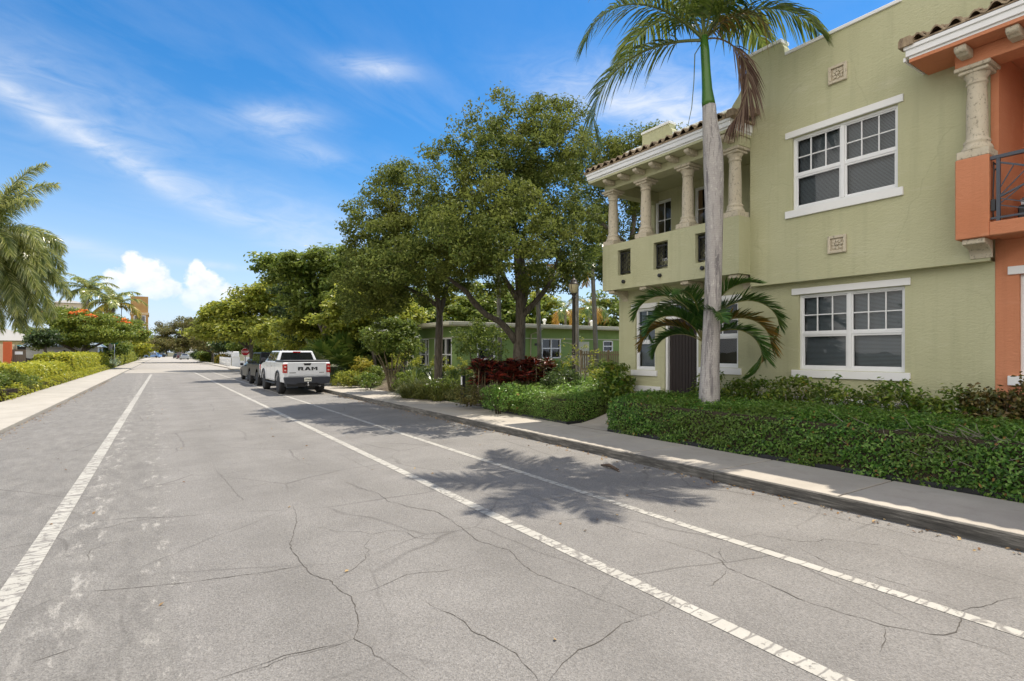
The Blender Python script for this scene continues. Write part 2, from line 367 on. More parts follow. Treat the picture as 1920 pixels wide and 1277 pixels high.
def concretem(name, c1, c2, stain):
    m, nt, b, out = nodes(name); T = NT(nt); v = T.coord()
    c = T.mix(T.ramp(T.noise(v, .9, 6, .65), [(.3, 0), (.7, 1)]), c1, c2)
    c = T.mix(T.math('MULTIPLY', T.ramp(T.noise(v, 2.6, 6, .7), [(.55, 0), (.75, 1)]), .45), c, stain)
    c = T.mix(1, c, T.math('ADD', .86, T.math('MULTIPLY', T.noise(v, 90, 3, .8), .28)), 'MULTIPLY')
    T.l(c, b.inputs['Base Color']); b.inputs['Roughness'].default_value = .9; b.inputs['Specular IOR Level'].default_value = .2
    T.bump(T.noise(v, 80, 4, .7), .4, .008, b); return m
conc = concretem('pavement_concrete', (.34, .31, .265), (.43, .395, .34), (.25, .225, .19))
concL = concretem('left_pavement_concrete', (.33, .305, .26), (.42, .39, .335), (.27, .245, .205))
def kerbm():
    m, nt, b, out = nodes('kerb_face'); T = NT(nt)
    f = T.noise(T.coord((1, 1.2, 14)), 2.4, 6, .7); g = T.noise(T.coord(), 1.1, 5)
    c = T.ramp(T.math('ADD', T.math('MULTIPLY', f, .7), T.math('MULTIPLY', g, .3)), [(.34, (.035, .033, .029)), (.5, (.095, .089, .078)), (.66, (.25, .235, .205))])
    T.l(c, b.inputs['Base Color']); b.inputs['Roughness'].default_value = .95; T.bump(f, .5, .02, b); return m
def slabs(y0, y1, step, xa, xb, z0, z1, gap=.027):
    b = MB(); y = y0
    while y < y1:
        a, c = y + gap/2, min(y + step, y1) - gap/2
        vs = [(xa(a), a, z1), (xb(a), a, z1), (xb(c), c, z1), (xa(c), c, z1)]
        b.add([(p[0], p[1], z0) for p in vs] + vs, [(4, 5, 6, 7), (0, 1, 5, 4), (1, 2, 6, 5), (2, 3, 7, 6), (3, 0, 4, 7)]); y += step
    return b
inner = lambda y: 8.46 if y < 10.4 else 8.46 + .4*min(1, (y-10.4)/4)
tag(slabs(-12.19, 49.5, 1.735, lambda y: kerbx(y)+.02, inner, -.05, .15).build('pavement_right', conc, bevel=.006), kind='structure')
kb = MB(); ky = list(np.arange(-12.19, 50, 3.47))
for a, c in zip(ky, ky[1:]):
    for (y, e) in ((a, c),):
        g = .004
        vs = [(kerbx(y)-.035, y+g, -.03), (kerbx(y)+.017, y+g, -.03), (kerbx(y)+.017, y+g, .147), (kerbx(y)-.012, y+g, .135),
              (kerbx(e)-.035, e-g, -.03), (kerbx(e)+.017, e-g, -.03), (kerbx(e)+.017, e-g, .147), (kerbx(e)-.012, e-g, .135)]
        kb.add(vs, [(0, 1, 2, 3), (7, 6, 5, 4), (0, 3, 7, 4), (3, 2, 6, 7)])
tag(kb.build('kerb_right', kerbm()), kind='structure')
tag(slabs(-14, 255, 2.6, lambda y: xleft(y)-1.82, lambda y: xleft(y)-.02, -.06, .09, .008).build('pavement_left', concL, bevel=.006), kind='structure')
# entrance path and the kerb return at the junction
pb = slabs(8.6, 14.0, 1.4, lambda y: 9.28, lambda y: 10.55, 0, .15)
p2 = MB(); 
px_ = [8.5, 8.9, 9.3, 9.7, 10.1, 10.5, 11.0]
for a, c in zip(px_, px_[1:]):
    za, zc = max(.146, groundz(a, 9.7)+.03), max(.146, groundz(c, 9.7)+.03)
    p2.add([(a, 9.12, za), (c, 9.12, zc), (c, 10.4, zc), (a, 10.4, za)], [(0, 1, 2, 3)])
tag(p2.build('entrance_path', conc), kind='structure')
cw = MB(); cw.box(7.3, 49.6, -.05, 30, 50.4, .12); cw.box(7.3, 66.1, -.05, 60, 67.6, .1); cw.box(7.7, 67.6, -.05, 9.0, 120, .1)
tag(cw.build('far_pavement', concL, bevel=.01), kind='structure')
# pale crossing band at the junction
tag(MB().quad((xleft(62)+.1, 60.2, .004), (30, 60.2, .004), (30, 62.2, .004), (xleft(62)+.1, 62.2, .004)).build('crossing_band', concL), kind='structure')
# ================================================================ the two attached townhouses
green = stucco('sage_stucco', (.465, .46, .283), (.515, .51, .33), (.59, .575, .415))
greenb = green
orange = stucco('terracotta_stucco', (.565, .222, .113), (.615, .262, .145), (.66, .34, .21))
stone = None
def corralm():
    m, nt, b, out = nodes('coral_stone'); T = NT(nt); v = T.coord()
    c = T.mix(T.noise(v, 5, 6, .7), (.47, .41, .30), (.66, .60, .48))
    pit = T.ramp(T.noise(T.coord((1, 1, .7)), 26, 4, .75), [(.36, 1), (.44, 0)])
    c = T.mix(T.math('MULTIPLY', pit, .6), c, (.16, .14, .11))
    T.l(c, b.inputs['Base Color']); b.inputs['Roughness'].default_value = .95; b.inputs['Specular IOR Level'].default_value = .15
    T.bump(T.math('SUBTRACT', T.noise(v, 18, 5, .7), pit), .35, .012, b); return m
stone = corralm()
def tilem():
    m, nt, b, out = nodes('barrel_tile'); T = NT(nt); v = T.coord()
    c = T.ramp(T.noise(T.coord((1, 4, 1)), 3.0, 5, .7), [(.25, (.10, .075, .05)), (.45, (.27, .2, .13)), (.62, (.40, .31, .2)), (.78, (.56, .47, .35))])
    T.l(c, b.inputs['Base Color']); b.inputs['Roughness'].default_value = .9; T.bump(T.noise(v, 30, 5, .7), .6, .02, b); return m
tile = tilem()
def wall_x(b, X, y0, y1, z0, z1, holes, depth, mi=0):
    """street-facing wall sheet in the plane X with openings and their reveals"""
    ys = sorted({y0, y1, *[h[0] for h in holes], *[h[1] for h in holes]}); zs = sorted({z0, z1, *[h[2] for h in holes], *[h[3] for h in holes]})
    for a, c in zip(ys, ys[1:]):
        for d, e in zip(zs, zs[1:]):
            if any(h[0] <= a and c <= h[1] and h[2] <= d and e <= h[3] for h in holes): continue
            b.quad((X, c, d), (X, a, d), (X, a, e), (X, c, e), mi)
    for h in holes:
        a, c, d, e = h; x = X + depth
        b.quad((X, a, d), (X, c, d), (x, c, d), (x, a, d), mi); b.quad((X, c, e), (X, a, e), (x, a, e), (x, c, e), mi)
        b.quad((X, a, e), (X, a, d), (x, a, d), (x, a, e), mi); b.quad((X, c, d), (X, c, e), (x, c, e), (x, c, d), mi)
def window(root, X, y0, y1, z0, z1, units=2, split=.48, cols=3, rows=2, lintel=True, sill=True, blind=True, name='window', trim=.13, deep=.05):
    """vinyl sash window: frame, panes, slats, trim boards"""
    f = MB(); x0, x1 = X + deep, X + deep + .075; fw = .045
    f.box(x0, y0, z0, x1, y0+fw, z1); f.box(x0, y1-fw, z0, x1, y1, z1)
    f.box(x0, y0+fw, z1-fw, x1, y1-fw, z1); f.box(x0, y0+fw, z0, x1, y1-fw, z0+.06)
    w = (y1 - y0 - 2*fw - (units-1)*.07)/units; zm = z0 + (z1-z0)*split; panes = MB()
    for k in range(units):
        a = y0 + fw + k*(w+.07); c = a + w
        if k: f.box(x0-.004, a-.07, z0+.06, x1, a, z1-fw)
        xs = x0 + .02
        f.box(xs-.012, a, zm-.028, x1-.004, c, zm+.028)                     # meeting rail
        for (d, e, q) in ((z0+.06, zm-.028, .034), (zm+.028, z1-fw, .024)):
            f.box(xs, a, d, x1-.01, a+q, e); f.box(xs, c-q, d, x1-.01, c, e)
            f.box(xs, a+q, e-q, x1-.01, c-q, e); f.box(xs, a+q, d, x1-.01, c-q, d+q)
        for i in range(1, cols):
            y = a + (c-a)*i/cols; f.box(xs+.008, y-.011, zm+.052, x1-.015, y+.011, z1-fw-.024)
        for i in range(1, rows):
            z = zm + (z1-fw-zm)*i/rows; 
            for j in range(cols):
                ya = a + (c-a)*j/cols + .011; yc = a + (c-a)*(j+1)/cols - .011
                f.box(xs+.008, ya if j else a+.024, z-.011, x1-.015, yc if j < cols-1 else c-.024, z+.011)
        xp = xs + .03
        panes.quad((xp, c-.02, z0+.07), (xp, a+.02, z0+.07), (xp, a+.02, z1-fw-.01), (xp, c-.02, z1-fw-.01))
    win = f.build(name, M['frame'], root, bevel=.004)
    panes.build('pane', M['glass'], win)
    if blind:
        s = MB(); z = z0 + .085; xb = x1 + .06
        while z < z1 - .07:
            for k in range(units):
                a = y0 + fw + k*(w+.07) + .012; c = a + w - .024
                s.quad((xb-.006, c, z), (xb-.006, a, z), (xb+.006, a, z+.019), (xb+.006, c, z+.019)); 
            z += .0245
        s.build('blind', M['blind'], win)
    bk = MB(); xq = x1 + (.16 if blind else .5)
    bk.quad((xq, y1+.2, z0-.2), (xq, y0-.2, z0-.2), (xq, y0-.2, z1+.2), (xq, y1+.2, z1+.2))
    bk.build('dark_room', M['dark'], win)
    if lintel: MB().box(X-.035, y0-.09, z1+.005, X+.02, y1+.13, z1+trim).build('lintel', M['white'], win, bevel=.004)
    if sill: MB().box(X-.045, y0-.09, z0-trim-.02, X+.02, y1+.13, z0-.005).build('sill', M['white'], win, bevel=.004)
    return win
def column(root, x, y, z0, z1):
    b = MB(); h = z1 - z0; w = .145
    b.box(x-.2, y-.2, z0, x+.2, y+.2, z0+.12)
    b.lathe([(.2, .12), (.195, .17), (.165, .21), (.16, .235), (.172, .25), (.172, .275), (.142, .30), (.135, .33), (.133, h*.55), (.118, h-.3), (.118, h-.27), (.138, h-.265), (.138, h-.235), (.122, h-.225), (.124, h-.19), (.165, h-.125), (.17, h-.11)], (x, y, z0), 20)
    b.box(x-.185, y-.185, z1-.112, x+.185, y+.185, z1-.06); b.box(x-.225, y-.225, z1-.06, x+.225, y+.225, z1)
    return b.build('column', stone, root, bevel=.01)
def corbel(root, y, x0, x1, z, w=.13, h=.12):
    """carved rafter tail under the eave, nose towards the street"""
    b = MB(); p = [(x1, z), (x1, z-h), (x0+.12, z-h), (x0+.07, z-h*.8), (x0+.03, z-h*.72), (x0, z-h*.45), (x0, z)]
    b.prism(p, 1, y-w/2, y+w/2); return b.build('corbel', stone, root, bevel=.012, fixn=True)
def bracket(root, y, x0, x1, z, w=.26, h=.26):
    b = MB(); p = [(x0, z), (x0, z-.07), (x0+.03, z-.08)]
    n = 6
    for i in range(n+1):
        a = math.pi/2*i/n; p.append((x1-.06 - (x1-x0-.12)*math.cos(a), z-.09 - (h-.12)*math.sin(a)))
    p = [(x0, z), (x0, z-.075), (x0+.04, z-.085)] + [(x0+.04 + (x1-x0-.06)*math.sin(math.pi/2*i/n), z-.085-(h-.115)*(1-math.cos(math.pi/2*i/n))) for i in range(1, n+1)] + [(x1-.02, z-h), (x1+.01, z-h), (x1+.01, z)]
    b.prism(p, 1, y-w/2, y+w/2); return b.build('bracket', stone, root, bevel=.008, fixn=True)
def tile_roof(root, y0, y1, xe, ze, xr, zr, rake0=False, rake1=False):
    """rows of barrel tiles climbing from the eave to the parapet"""
    per = .235; n = int(round((y1-y0)/per)); per = (y1-y0)/n; sub = 9; rows = 4; V = []; F = []
    ny = n*sub + 1
    prof = lambda t: (.075*math.sin(math.pi*t/.62) if t < .62 else -.022*math.sin(math.pi*(t-.62)/.38))
    rx = [(0, 0.0)]
    for r in range(rows):
        rx += [((r+1)/rows, 1), ] 
    b = MB(); rr = random.Random(5)
    for r in range(rows):
        ta, tb = r/rows, (r+1)/rows + .05
        for k in range(n):
            jy = rr.gauss(0, .006); jz = rr.gauss(0, .005); jx = rr.gauss(0, .012)
            vs = []
            for (t, lift) in ((ta, .034), (tb, .0)):
                for i in range(sub+1):
                    s = i/sub; y = y0 + (k+s)*per + jy
                    x = xe + (xr-xe)*t + (jx if lift else 0); z = ze + (zr-ze)*t + prof(s) + lift + jz
                    vs.append((x, y, z))
            m = sub + 1
            for i in range(sub+1):
                x, y, z = vs[i]; vs.append((x+.004, y, z-.028))
            b.add(vs, [(i, i+1, m+i+1, m+i) for i in range(sub)] + [(2*m+i, 2*m+i+1, i+1, i) for i in range(sub)], 0, True)
    # mortar filling under the humps at the eave
    b.box(xe+.02, y0, ze-.04, xr, y1, ze-.005)
    for flag, y, sg in ((rake0, y0, -1), (rake1, y1, 1)):
        if flag:
            for r in range(rows+1):
                t = r/rows; x = xe + (xr-xe)*t*.86; z = ze + (zr-ze)*t*.86
                b.prism([(y-.1, z-.05), (y+.1, z-.05), (y+.1, z+.05), (y+.07, z+.095), (y-.07, z+.095), (y-.1, z+.05)], 0, x-.02, x+(xr-xe)/rows*.84)
    b.build('tile_roof', tile, root)
# ---------------------------------------------------------------- sage green house
Y0, Y1, YL, XU, XL, XB, XLOG = 3.05, 11.30, 7.12, 10.85, 11.05, 10.45, 12.30
gh = thing('townhouse', 'sage green two storey stucco townhouse with columned corner balcony behind the royal palm', 'townhouse', (11.05, 7, 0))
b = MB(); wall_x(b, XU, Y0, YL, 3.31, 7.3, [(4.31, 6.19, 4.75, 6.21)], .12)
b.quad((XU, Y0, 3.31), (XU, YL, 3.31), (XL, YL, 3.31), (XL, Y0, 3.31)); b.quad((XU, YL, 3.31), (XU, YL, 7.3), (XLOG, YL, 7.3), (XLOG, YL, 3.31))
par = [(Y0-4.5, 7.3), (Y0-4.5, 8.3), (4.16, 8.3), (4.22, 8.22), (4.23, 7.95), (6.34, 7.95), (6.36, 8.13), (6.42, 8.25), (7.13, 8.27), (7.2, 8.2), (7.2, 7.95), (7.28, 7.72), (7.42, 7.52), (7.55, 7.38), (7.62, 7.25), (7.64, 7.02), (7.12, 7.02), (7.12, 7.3)]
b.prism(par, 0, XU+.0, XU+.22)
b.build('upper_wall', green, gh)
cp = MB()
for (a, c, z) in ((Y0-4.5, 4.18, 8.303), (4.245, 6.33, 7.953), (6.40, 7.2, 8.273)): cp.box(XU-.035, a, z-.012, XU+.26, c, z+.05)
cp.build('parapet_cap', M['white'], gh, bevel=.006)
b = MB(); LH = [(4.28, 6.17, 1.54, 3.06), (7.55, 8.48, 1.54, 3.06), (9.98, 10.68, 1.42, 3.06)]
DH = (8.62, 9.66, .62, 3.08)
wall_x(b, XL, Y0, Y1, .1, 3.31, LH[:1] + LH[1:] + [DH], .13); wall_x(b, XL, YL, Y1, 3.31, 3.62, [], .1)
b.quad((XL, Y1, .1), (XL, Y1, 3.62), (20, Y1, 3.62), (20, Y1, .1)); b.quad((20, Y0, .1), (20, Y1, .1), (20, Y1, 7.3), (20, Y0, 7.3))
b.build('lower_wall', green, gh)
bb = MB(); bb.box(XL-.035, Y0, .84, XL+.02, 8.5, 1.0); bb.box(XL-.035, 9.78, .84, XL+.02, Y1+.03, 1.0); bb.build('base_band', M['white'], gh, bevel=.005)
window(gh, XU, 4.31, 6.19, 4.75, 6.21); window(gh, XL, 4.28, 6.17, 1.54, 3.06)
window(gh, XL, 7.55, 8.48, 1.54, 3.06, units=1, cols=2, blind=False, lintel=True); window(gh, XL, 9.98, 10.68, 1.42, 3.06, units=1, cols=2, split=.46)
# front door with frame
d = MB(); n = 9
for i in range(n):
    a = 8.70 + (9.58-8.70)*i/n; d.box(XL+.10, a+.004, .66, XL+.15, a+.88/n-.004, 2.72)
d.box(XL+.15, 8.7, .66, XL+.17, 9.58, 2.72)
door = d.build('door', plain('door_wood', (.017, .009, .007), .6, var=.25, scale=4), gh, bevel=.004)
MB().lathe([(.03, 0), (.03, .01), (.012, .014), (.012, .05), (.03, .055), (.032, .08), (.02, .1)], (XL+.1, 8.78, 1.62), 10, axis=0).build('handle', M['bronze'], door)
fr = MB()
for y in (8.625, 9.585): fr.box(XL+.03, y, .62, XL+.13, y+.07, 2.8)
fr.box(XL+.03, 8.695, 2.73, XL+.13, 9.585, 2.8); fr.build('door_frame', M['white'], gh, bevel=.004)
MB().quad((XL+.11, 9.6, 2.8), (XL+.11, 8.66, 2.8), (XL+.11, 8.66, 3.08), (XL+.11, 9.6, 3.08)).build('transom_pane', M['dglass'], gh)
MB().box(XL-.035, 8.5, 3.085, XL+.02, 9.8, 3.2).build('door_lintel', M['white'], gh, bevel=.004)
st = MB(); st.box(10.6, 8.5, .0, XL+.12, 9.8, .60); st.box(10.25, 8.5, .0, 10.595, 9.8, .44); st.box(9.9, 8.5, 0, 10.245, 9.8, .29); st.build('door_step', conc, gh, bevel=.01)
# balcony
b = MB(); GR = [(10.27, 10.74, 3.93, 4.6), (9.04, 9.49, 3.93, 4.6), (7.82, 8.24, 3.93, 4.6)]
wall_x(b, XB, YL, Y1+.02, 3.57, 4.80, GR, .17)
b.quad((XB, YL, 3.57), (XB, YL, 4.8), (XU+.01, YL, 4.8), (XU+.01, YL, 3.57)); b.quad((XB, Y1+.02, 4.8), (XB, Y1+.02, 3.57), (XLOG, Y1+.02, 3.57), (XLOG, Y1+.02, 4.8))
b.quad((XB, YL, 4.8), (XB, Y1+.02, 4.8), (XB+.34, Y1+.02, 4.8), (XB+.34, YL, 4.8)); b.quad((XB+.17, YL, 3.6), (XB+.17, YL, 4.8), (XB+.17, Y1, 4.8), (XB+.17, Y1, 3.6)) if False else None
for (a, c) in ((YL, 7.82), (8.24, 9.04), (9.49, 10.27), (10.74, Y1+.02)): b.quad((XB+.34, a, 3.8), (XB+.34, c, 3.8), (XB+.34, c, 4.8), (XB+.34, a, 4.8))
b.quad((XB, YL, 3.57), (XL, YL, 3.57), (XL, Y1+.02, 3.57), (XB, Y1+.02, 3.57)); b.quad((XB+.1, YL, 3.8), (XB+.1, Y1, 3.8), (XLOG, Y1, 3.8), (XLOG, YL, 3.8))
b.quad((XLOG-.4, Y1-.15, 4.8), (XB+.34, Y1-.15, 4.8), (XB+.34, Y1+.02, 4.8), (XLOG-.4, Y1+.02, 4.8))
bal = b.build('balcony', green, gh)
for (a, c, z0, z1) in GR:
    g = MB(); x = XB + .11
    for y in (a+.03, c-.03): g.box(x-.02, y-.015, z0+.04, x+.02, y+.015, z1-.03)
    for z in (z0+.08, z1-.08): g.box(x-.016, a, z-.014, x+.016, c, z+.014)
    # scrolls welded between the bars
    yc = (a+c)/2; w = (c-a)/2-.06
    for q in range(4):
        zc = z0 + .15 + q*(z1-z0-.28)/3.2
        for sg in (-1, 1):
            pts = [(x, yc + sg*(w*.5 + w*.42*(1-.5*t)*math.cos(t*7.5)), zc + w*.42*(1-.5*t)*math.sin(t*7.5)) for t in np.linspace(0, 1, 14)]
            g.tube(pts, .007, 5)
    g.tube([(x, yc, z0+.08), (x, yc, z1-.08)], .008, 5); g.build('grille', M['black'], bal)
for (y, z) in ((10.5, 3.75), (9.27, 3.77), (8.03, 3.79)):
    MB().lathe([(.03, -.07), (.045, -.06), (.045, .02), (.036, .02), (.036, -.05), (.03, -.05)], (XB, y, z), 14, axis=0).build('spout', M['black'], bal)
for y in (11.13, 9.94, 8.62, 7.36): column(gh, 10.665, y, 4.803, 6.30)
bm_ = MB(); bm_.box(10.47, 7.125, 6.303, 10.86, Y1-.03, 6.50); bm_.box(10.86, Y1-.33, 6.2, XLOG, Y1-.03, 6.50); bm_.box(10.47, YL-.0, 6.303, 10.85, 7.124, 6.5) if False else None
bm_.build('beam', green, gh, bevel=.008)
so_ = MB(); so_.box(10.09, 7.1, 6.503, XLOG+.1, 11.5, 6.56); so_.build('soffit', green, gh)
b = MB(); wall_x(b, XLOG, YL, Y1, 3.8, 6.5, [(10.52, 11.13, 4.5, 6.26), (9.08, 9.74, 4.5, 6.32)], .12); b.quad((XLOG, Y1, 3.8), (XLOG, Y1, 7.3), (20, Y1, 7.3), (20, Y1, 3.8)); b.build('balcony_back_wall', green, gh)
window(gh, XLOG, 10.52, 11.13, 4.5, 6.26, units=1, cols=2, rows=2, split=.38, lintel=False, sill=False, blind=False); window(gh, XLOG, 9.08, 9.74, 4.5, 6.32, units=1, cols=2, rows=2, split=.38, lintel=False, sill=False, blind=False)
fa = MB(); fa.box(10.055, 7.06, 6.6, 10.085, 11.53, 6.765); fa.box(10.035, 7.04, 6.70, 10.054, 11.55, 6.77); fa.box(10.086, 7.06, 6.6, 10.84, 7.085, 6.765); fa.box(10.086, 11.505, 6.6, 11.4, 11.53, 6.765)
fa.build('fascia', M['white'], gh, bevel=.004)
for y in (10.92, 10.37, 9.84, 9.31, 8.78, 8.25, 7.30): corbel(gh, y, 10.13, 10.47, 6.50)
MB().box(10.09, 7.09, 6.562, 11.4, 11.5, 6.79).build('roof_deck', M['white'], gh)
tile_roof(gh, 7.0, 11.6, 10.0, 6.80, 11.42, 7.24, rake0=True)
b = MB(); b.prism([(7.63, 6.85), (7.63, 7.56), (9.66, 7.56), (9.72, 7.6), (9.74, 7.72), (9.82, 7.8), (9.82, 7.9), (10.78, 7.9), (10.78, 7.6), (Y1+.05, 7.56), (Y1+.05, 6.85)], 0, 11.42, 11.62)
b.prism([(9.6, 7.0), (9.6, 7.86), (10.75, 7.86), (10.75, 7.0)], 0, 11.63, 12.4) if False else None
b.box(11.0, Y0-4, 7.31, 20, Y1-.02, 7.36); b.build('rear_parapet', green, gh)
c2 = MB(); c2.box(11.39, 9.80, 7.903, 11.66, 10.80, 7.965); c2.box(11.39, 7.66, 7.563, 11.66, 9.70, 7.615); c2.box(11.39, 10.81, 7.563, 11.66, 11.38, 7.615); c2.build('rear_parapet_cap', M['white'], gh, bevel=.005)
bracket(gh, 11.05, 10.5, XL, 3.567, .2, .27); bracket(gh, 9.9, 10.5, XL, 3.567, .22, .27); bracket(gh, 8.6, 10.5, XL, 3.567, .22, .27); bracket(gh, 7.30, 10.5, XL, 3.567, .22, .27)
def ornament(y, z):
    b = MB(); x = XU; s = .165
    b.box(x-.05, y-s, z-s, x, y-s+.05, z+s); b.box(x-.05, y+s-.05, z-s, x, y+s, z+s); b.box(x-.05, y-s+.05, z+s-.05, x, y+s-.05, z+s); b.box(x-.05, y-s+.05, z-s, x, y+s-.05, z-s+.05)
    b.box(x-.012, y-s+.05, z-s+.05, x, y+s-.05, z+s-.05)
    for k in range(8):                                   # eight petals round a button
        a = k*math.pi/4; r0, r1, w = .03, .105 if k % 2 == 0 else .12, .026
        c, q = math.cos(a), math.sin(a)
        P = [(r0, 0), ((r0+r1)/2, w), (r1, 0), ((r0+r1)/2, -w)]
        vs = [(x-.035, y + p*c - t*q, z + p*q + t*c) for p, t in P] + [(x-.012, y + p*c*1.04 - t*q*1.4, z + p*q*1.04 + t*c*1.4) for p, t in P]
        b.add(vs, [(0, 1, 2, 3), (0, 4, 5, 1), (1, 5, 6, 2), (2, 6, 7, 3), (3, 7, 4, 0)])
    b.lathe([(.028, -.05), (.03, -.03), (.03, -.012)], (x, y, z), 10, axis=0)
    b.build('ornament', stone, gh, bevel=.005, fixn=True)
ornament(5.30, 7.14); ornament(5.31, 3.93)
# ---------------------------------------------------------------- terracotta house
oh = thing('townhouse', 'terracotta orange stucco townhouse with iron railed balcony at the right edge', 'townhouse', (11.05, 0, 0))
YR = -7.0
b = MB(); wall_x(b, XL+.0, YR, Y0-.003, .1, 3.7, [(.9, 2.76, 1.54, 3.08)], .13); b.quad((20, YR, .1), (20, Y0, .1), (20, Y0, 7.3), (20, YR, 7.3)); b.quad((XL, YR, .1), (20, YR, .1), (20, YR, 7.3), (XL, YR, 7.3)); b.build('lower_wall', orange, oh)
bb = MB(); bb.box(XL-.035, YR, .84, XL+.02, Y0-.02, 1.0); bb.build('base_band', M['white'], oh, bevel=.005)
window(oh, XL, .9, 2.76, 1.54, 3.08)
b = MB(); b.box(XB, 2.955, 3.63, XU-.002, 3.37, 4.86); b.box(XB, -1.2, 3.63, XB+.25, 2.954, 3.835); b.box(XB+.251, -1.2, 3.63, 12.0, 2.95, 3.80); b.box(XB, -1.62, 3.63, XB+.4, -1.201, 4.86)
b.build('balcony', orange, oh, bevel=.012)
b = MB(); b.quad((XU, 2.95, 3.8), (XU, 2.95, 6.5), (12.0, 2.95, 6.5), (12.0, 2.95, 3.8)); b.quad((12.0, 2.95, 3.8), (12.0, -1.6, 3.8), (12.0, -1.6, 6.5), (12.0, 2.95, 6.5)); b.quad((XU, -1.6, 3.8), (12, -1.6, 3.8), (12, -1.6, 6.5), (XU, -1.6, 6.5))
b.quad((XU, 2.95, 3.64), (XU, Y0-.004, 3.64), (XU, Y0-.004, 6.5), (XU, 2.95, 6.5)); wall_x(b, XU, YR, -1.6, 3.31, 7.3, [], .1); b.build('balcony_back_wall', orange, oh)
b = MB(); b.box(10.47, -1.4, 6.28, 10.845, 3.38, 6.505); b.build('beam', orange, oh, bevel=.008)
b = MB(); b.box(10.12, -1.7, 6.508, 12.05, 3.86, 6.56); b.build('soffit', orange, oh)
column(oh, 10.665, 3.16, 4.863, 6.28)
fa = MB(); fa.box(10.085, -1.75, 6.60, 10.115, 3.90, 6.765); fa.box(10.06, -1.75, 6.70, 10.084, 3.92, 6.775); fa.box(10.116, 3.87, 6.60, 10.845, 3.90, 6.765); fa.build('fascia', M['white'], oh, bevel=.004)
dr = MB(); dr.box(10.1, 3.905, 6.54, 10.846, 3.935, 6.60); dr.build('drip_edge', M['white'], oh)
for y in (3.22, 2.62, 2.02): corbel(oh, y, 10.16, 10.47, 6.505, .15, .13)
MB().box(10.12, -1.7, 6.562, 10.845, 3.86, 6.79).build('roof_deck', M['white'], oh)
tile_roof(oh, -1.8, 3.88, 10.04, 6.80, 10.845, 7.05, rake1=True)
bracket(oh, 3.16, 10.5, XU, 3.627, .28, .27)
rl = MB(); x = XB + .06; ya, yb = -1.2, 2.95
rl.box(x-.03, ya, 4.765, x+.03, yb, 4.815); rl.box(x-.018, ya, 3.875, x+.018, yb, 3.905)
cells = [2.86, 1.66, .46, -.74]
for y in cells: rl.box(x-.022, y-.022, 3.83, x+.022, y+.022, 4.764)
for y in (2.86, 1.66, .46):
    a, c = y-.02, y-1.18; z0, z1 = 3.9, 4.76; m = (a+c)/2; zm = (z0+z1)/2
    rl.bar((x, a, z1-.06), (x, c, z0+.3), .026); rl.bar((x, a, z0+.3), (x, c, z1-.06), .026)
    for t in (.12, .25, .38):
        rl.bar((x, a, 4.70-.36-t*.9+.1), (x, a-t*1.35, 4.70-t*.47), .013); rl.bar((x, c, 4.70-.36-t*.9+.1), (x, c+t*1.35, 4.70-t*.47), .013)
    for t in (.1, .3): rl.bar((x, a, 4.02+t*.5), (x, a-.35-t*1.1, 3.9), .014); rl.bar((x, c, 4.02+t*.5), (x, c+.35+t*1.1, 3.9), .014)
rl.build('railing', plain('railing_paint', (.055, .065, .085), .4, var=.15), oh)
# chair with a pale cushion on the balcony, light cord on the pier
ch = thing('outdoor_sofa', 'dark outdoor sofa with crumpled pale cushion behind the balcony railing', 'sofa', (11.15, 2.0, 3.8))
s = MB(); s.box(10.8, 1.3, 3.86, 11.5, 2.72, 4.08); s.build('seat', M['black'], ch, bevel=.02)
s = MB(); s.box(11.4, 1.3, 4.085, 11.55, 2.72, 4.5); s.build('backrest', M['black'], ch, bevel=.02)
s = MB()
for (xx, yy) in ((10.85, 1.35), (10.85, 2.67), (11.45, 1.35), (11.45, 2.67)): MB().box(xx-.03, yy-.03, 3.802, xx+.03, yy+.03, 3.858).build('leg', M['black'], ch)
s = MB(); nx, ny = 8, 18; rr = random.Random(4)
top = [[(10.78+.6*i/(nx-1), 1.36+1.34*j/(ny-1), 4.20+.05*math.sin(j*1.3)*math.cos(i*.9)+rr.uniform(-.02, .02) - (.06 if i in (0, nx-1) or j in (0, ny-1) else 0)) for j in range(ny)] for i in range(nx)]
vs = [p for r in top for p in r]; s.add(vs, [(i*ny+j, (i+1)*ny+j, (i+1)*ny+j+1, i*ny+j+1) for i in range(nx-1) for j in range(ny-1)], 0, True)
s.box(10.8, 1.38, 4.083, 11.36, 2.68, 4.14); s.build('cushion', plain('cushion_cloth', (.55, .56, .6), .9, var=.25, scale=9), ch)
cd = MB(); cd.tube([(10.53, 2.925, 4.74), (10.52, 2.915, 4.6), (10.515, 2.925, 4.3), (10.515, 2.925, 3.98), (10.52, 2.92, 3.87)], .009, 6); cd.box(10.49, 2.895, 4.0, 10.54, 2.945, 4.17); cd.tube([(10.53, 2.92, 4.72), (10.51, 2.87, 4.66), (10.515, 2.90, 4.6)], .01, 6)
tag(cd.build('light_cord', M['black']), 'black cord with plug box hanging beside the balcony pier', 'cord')
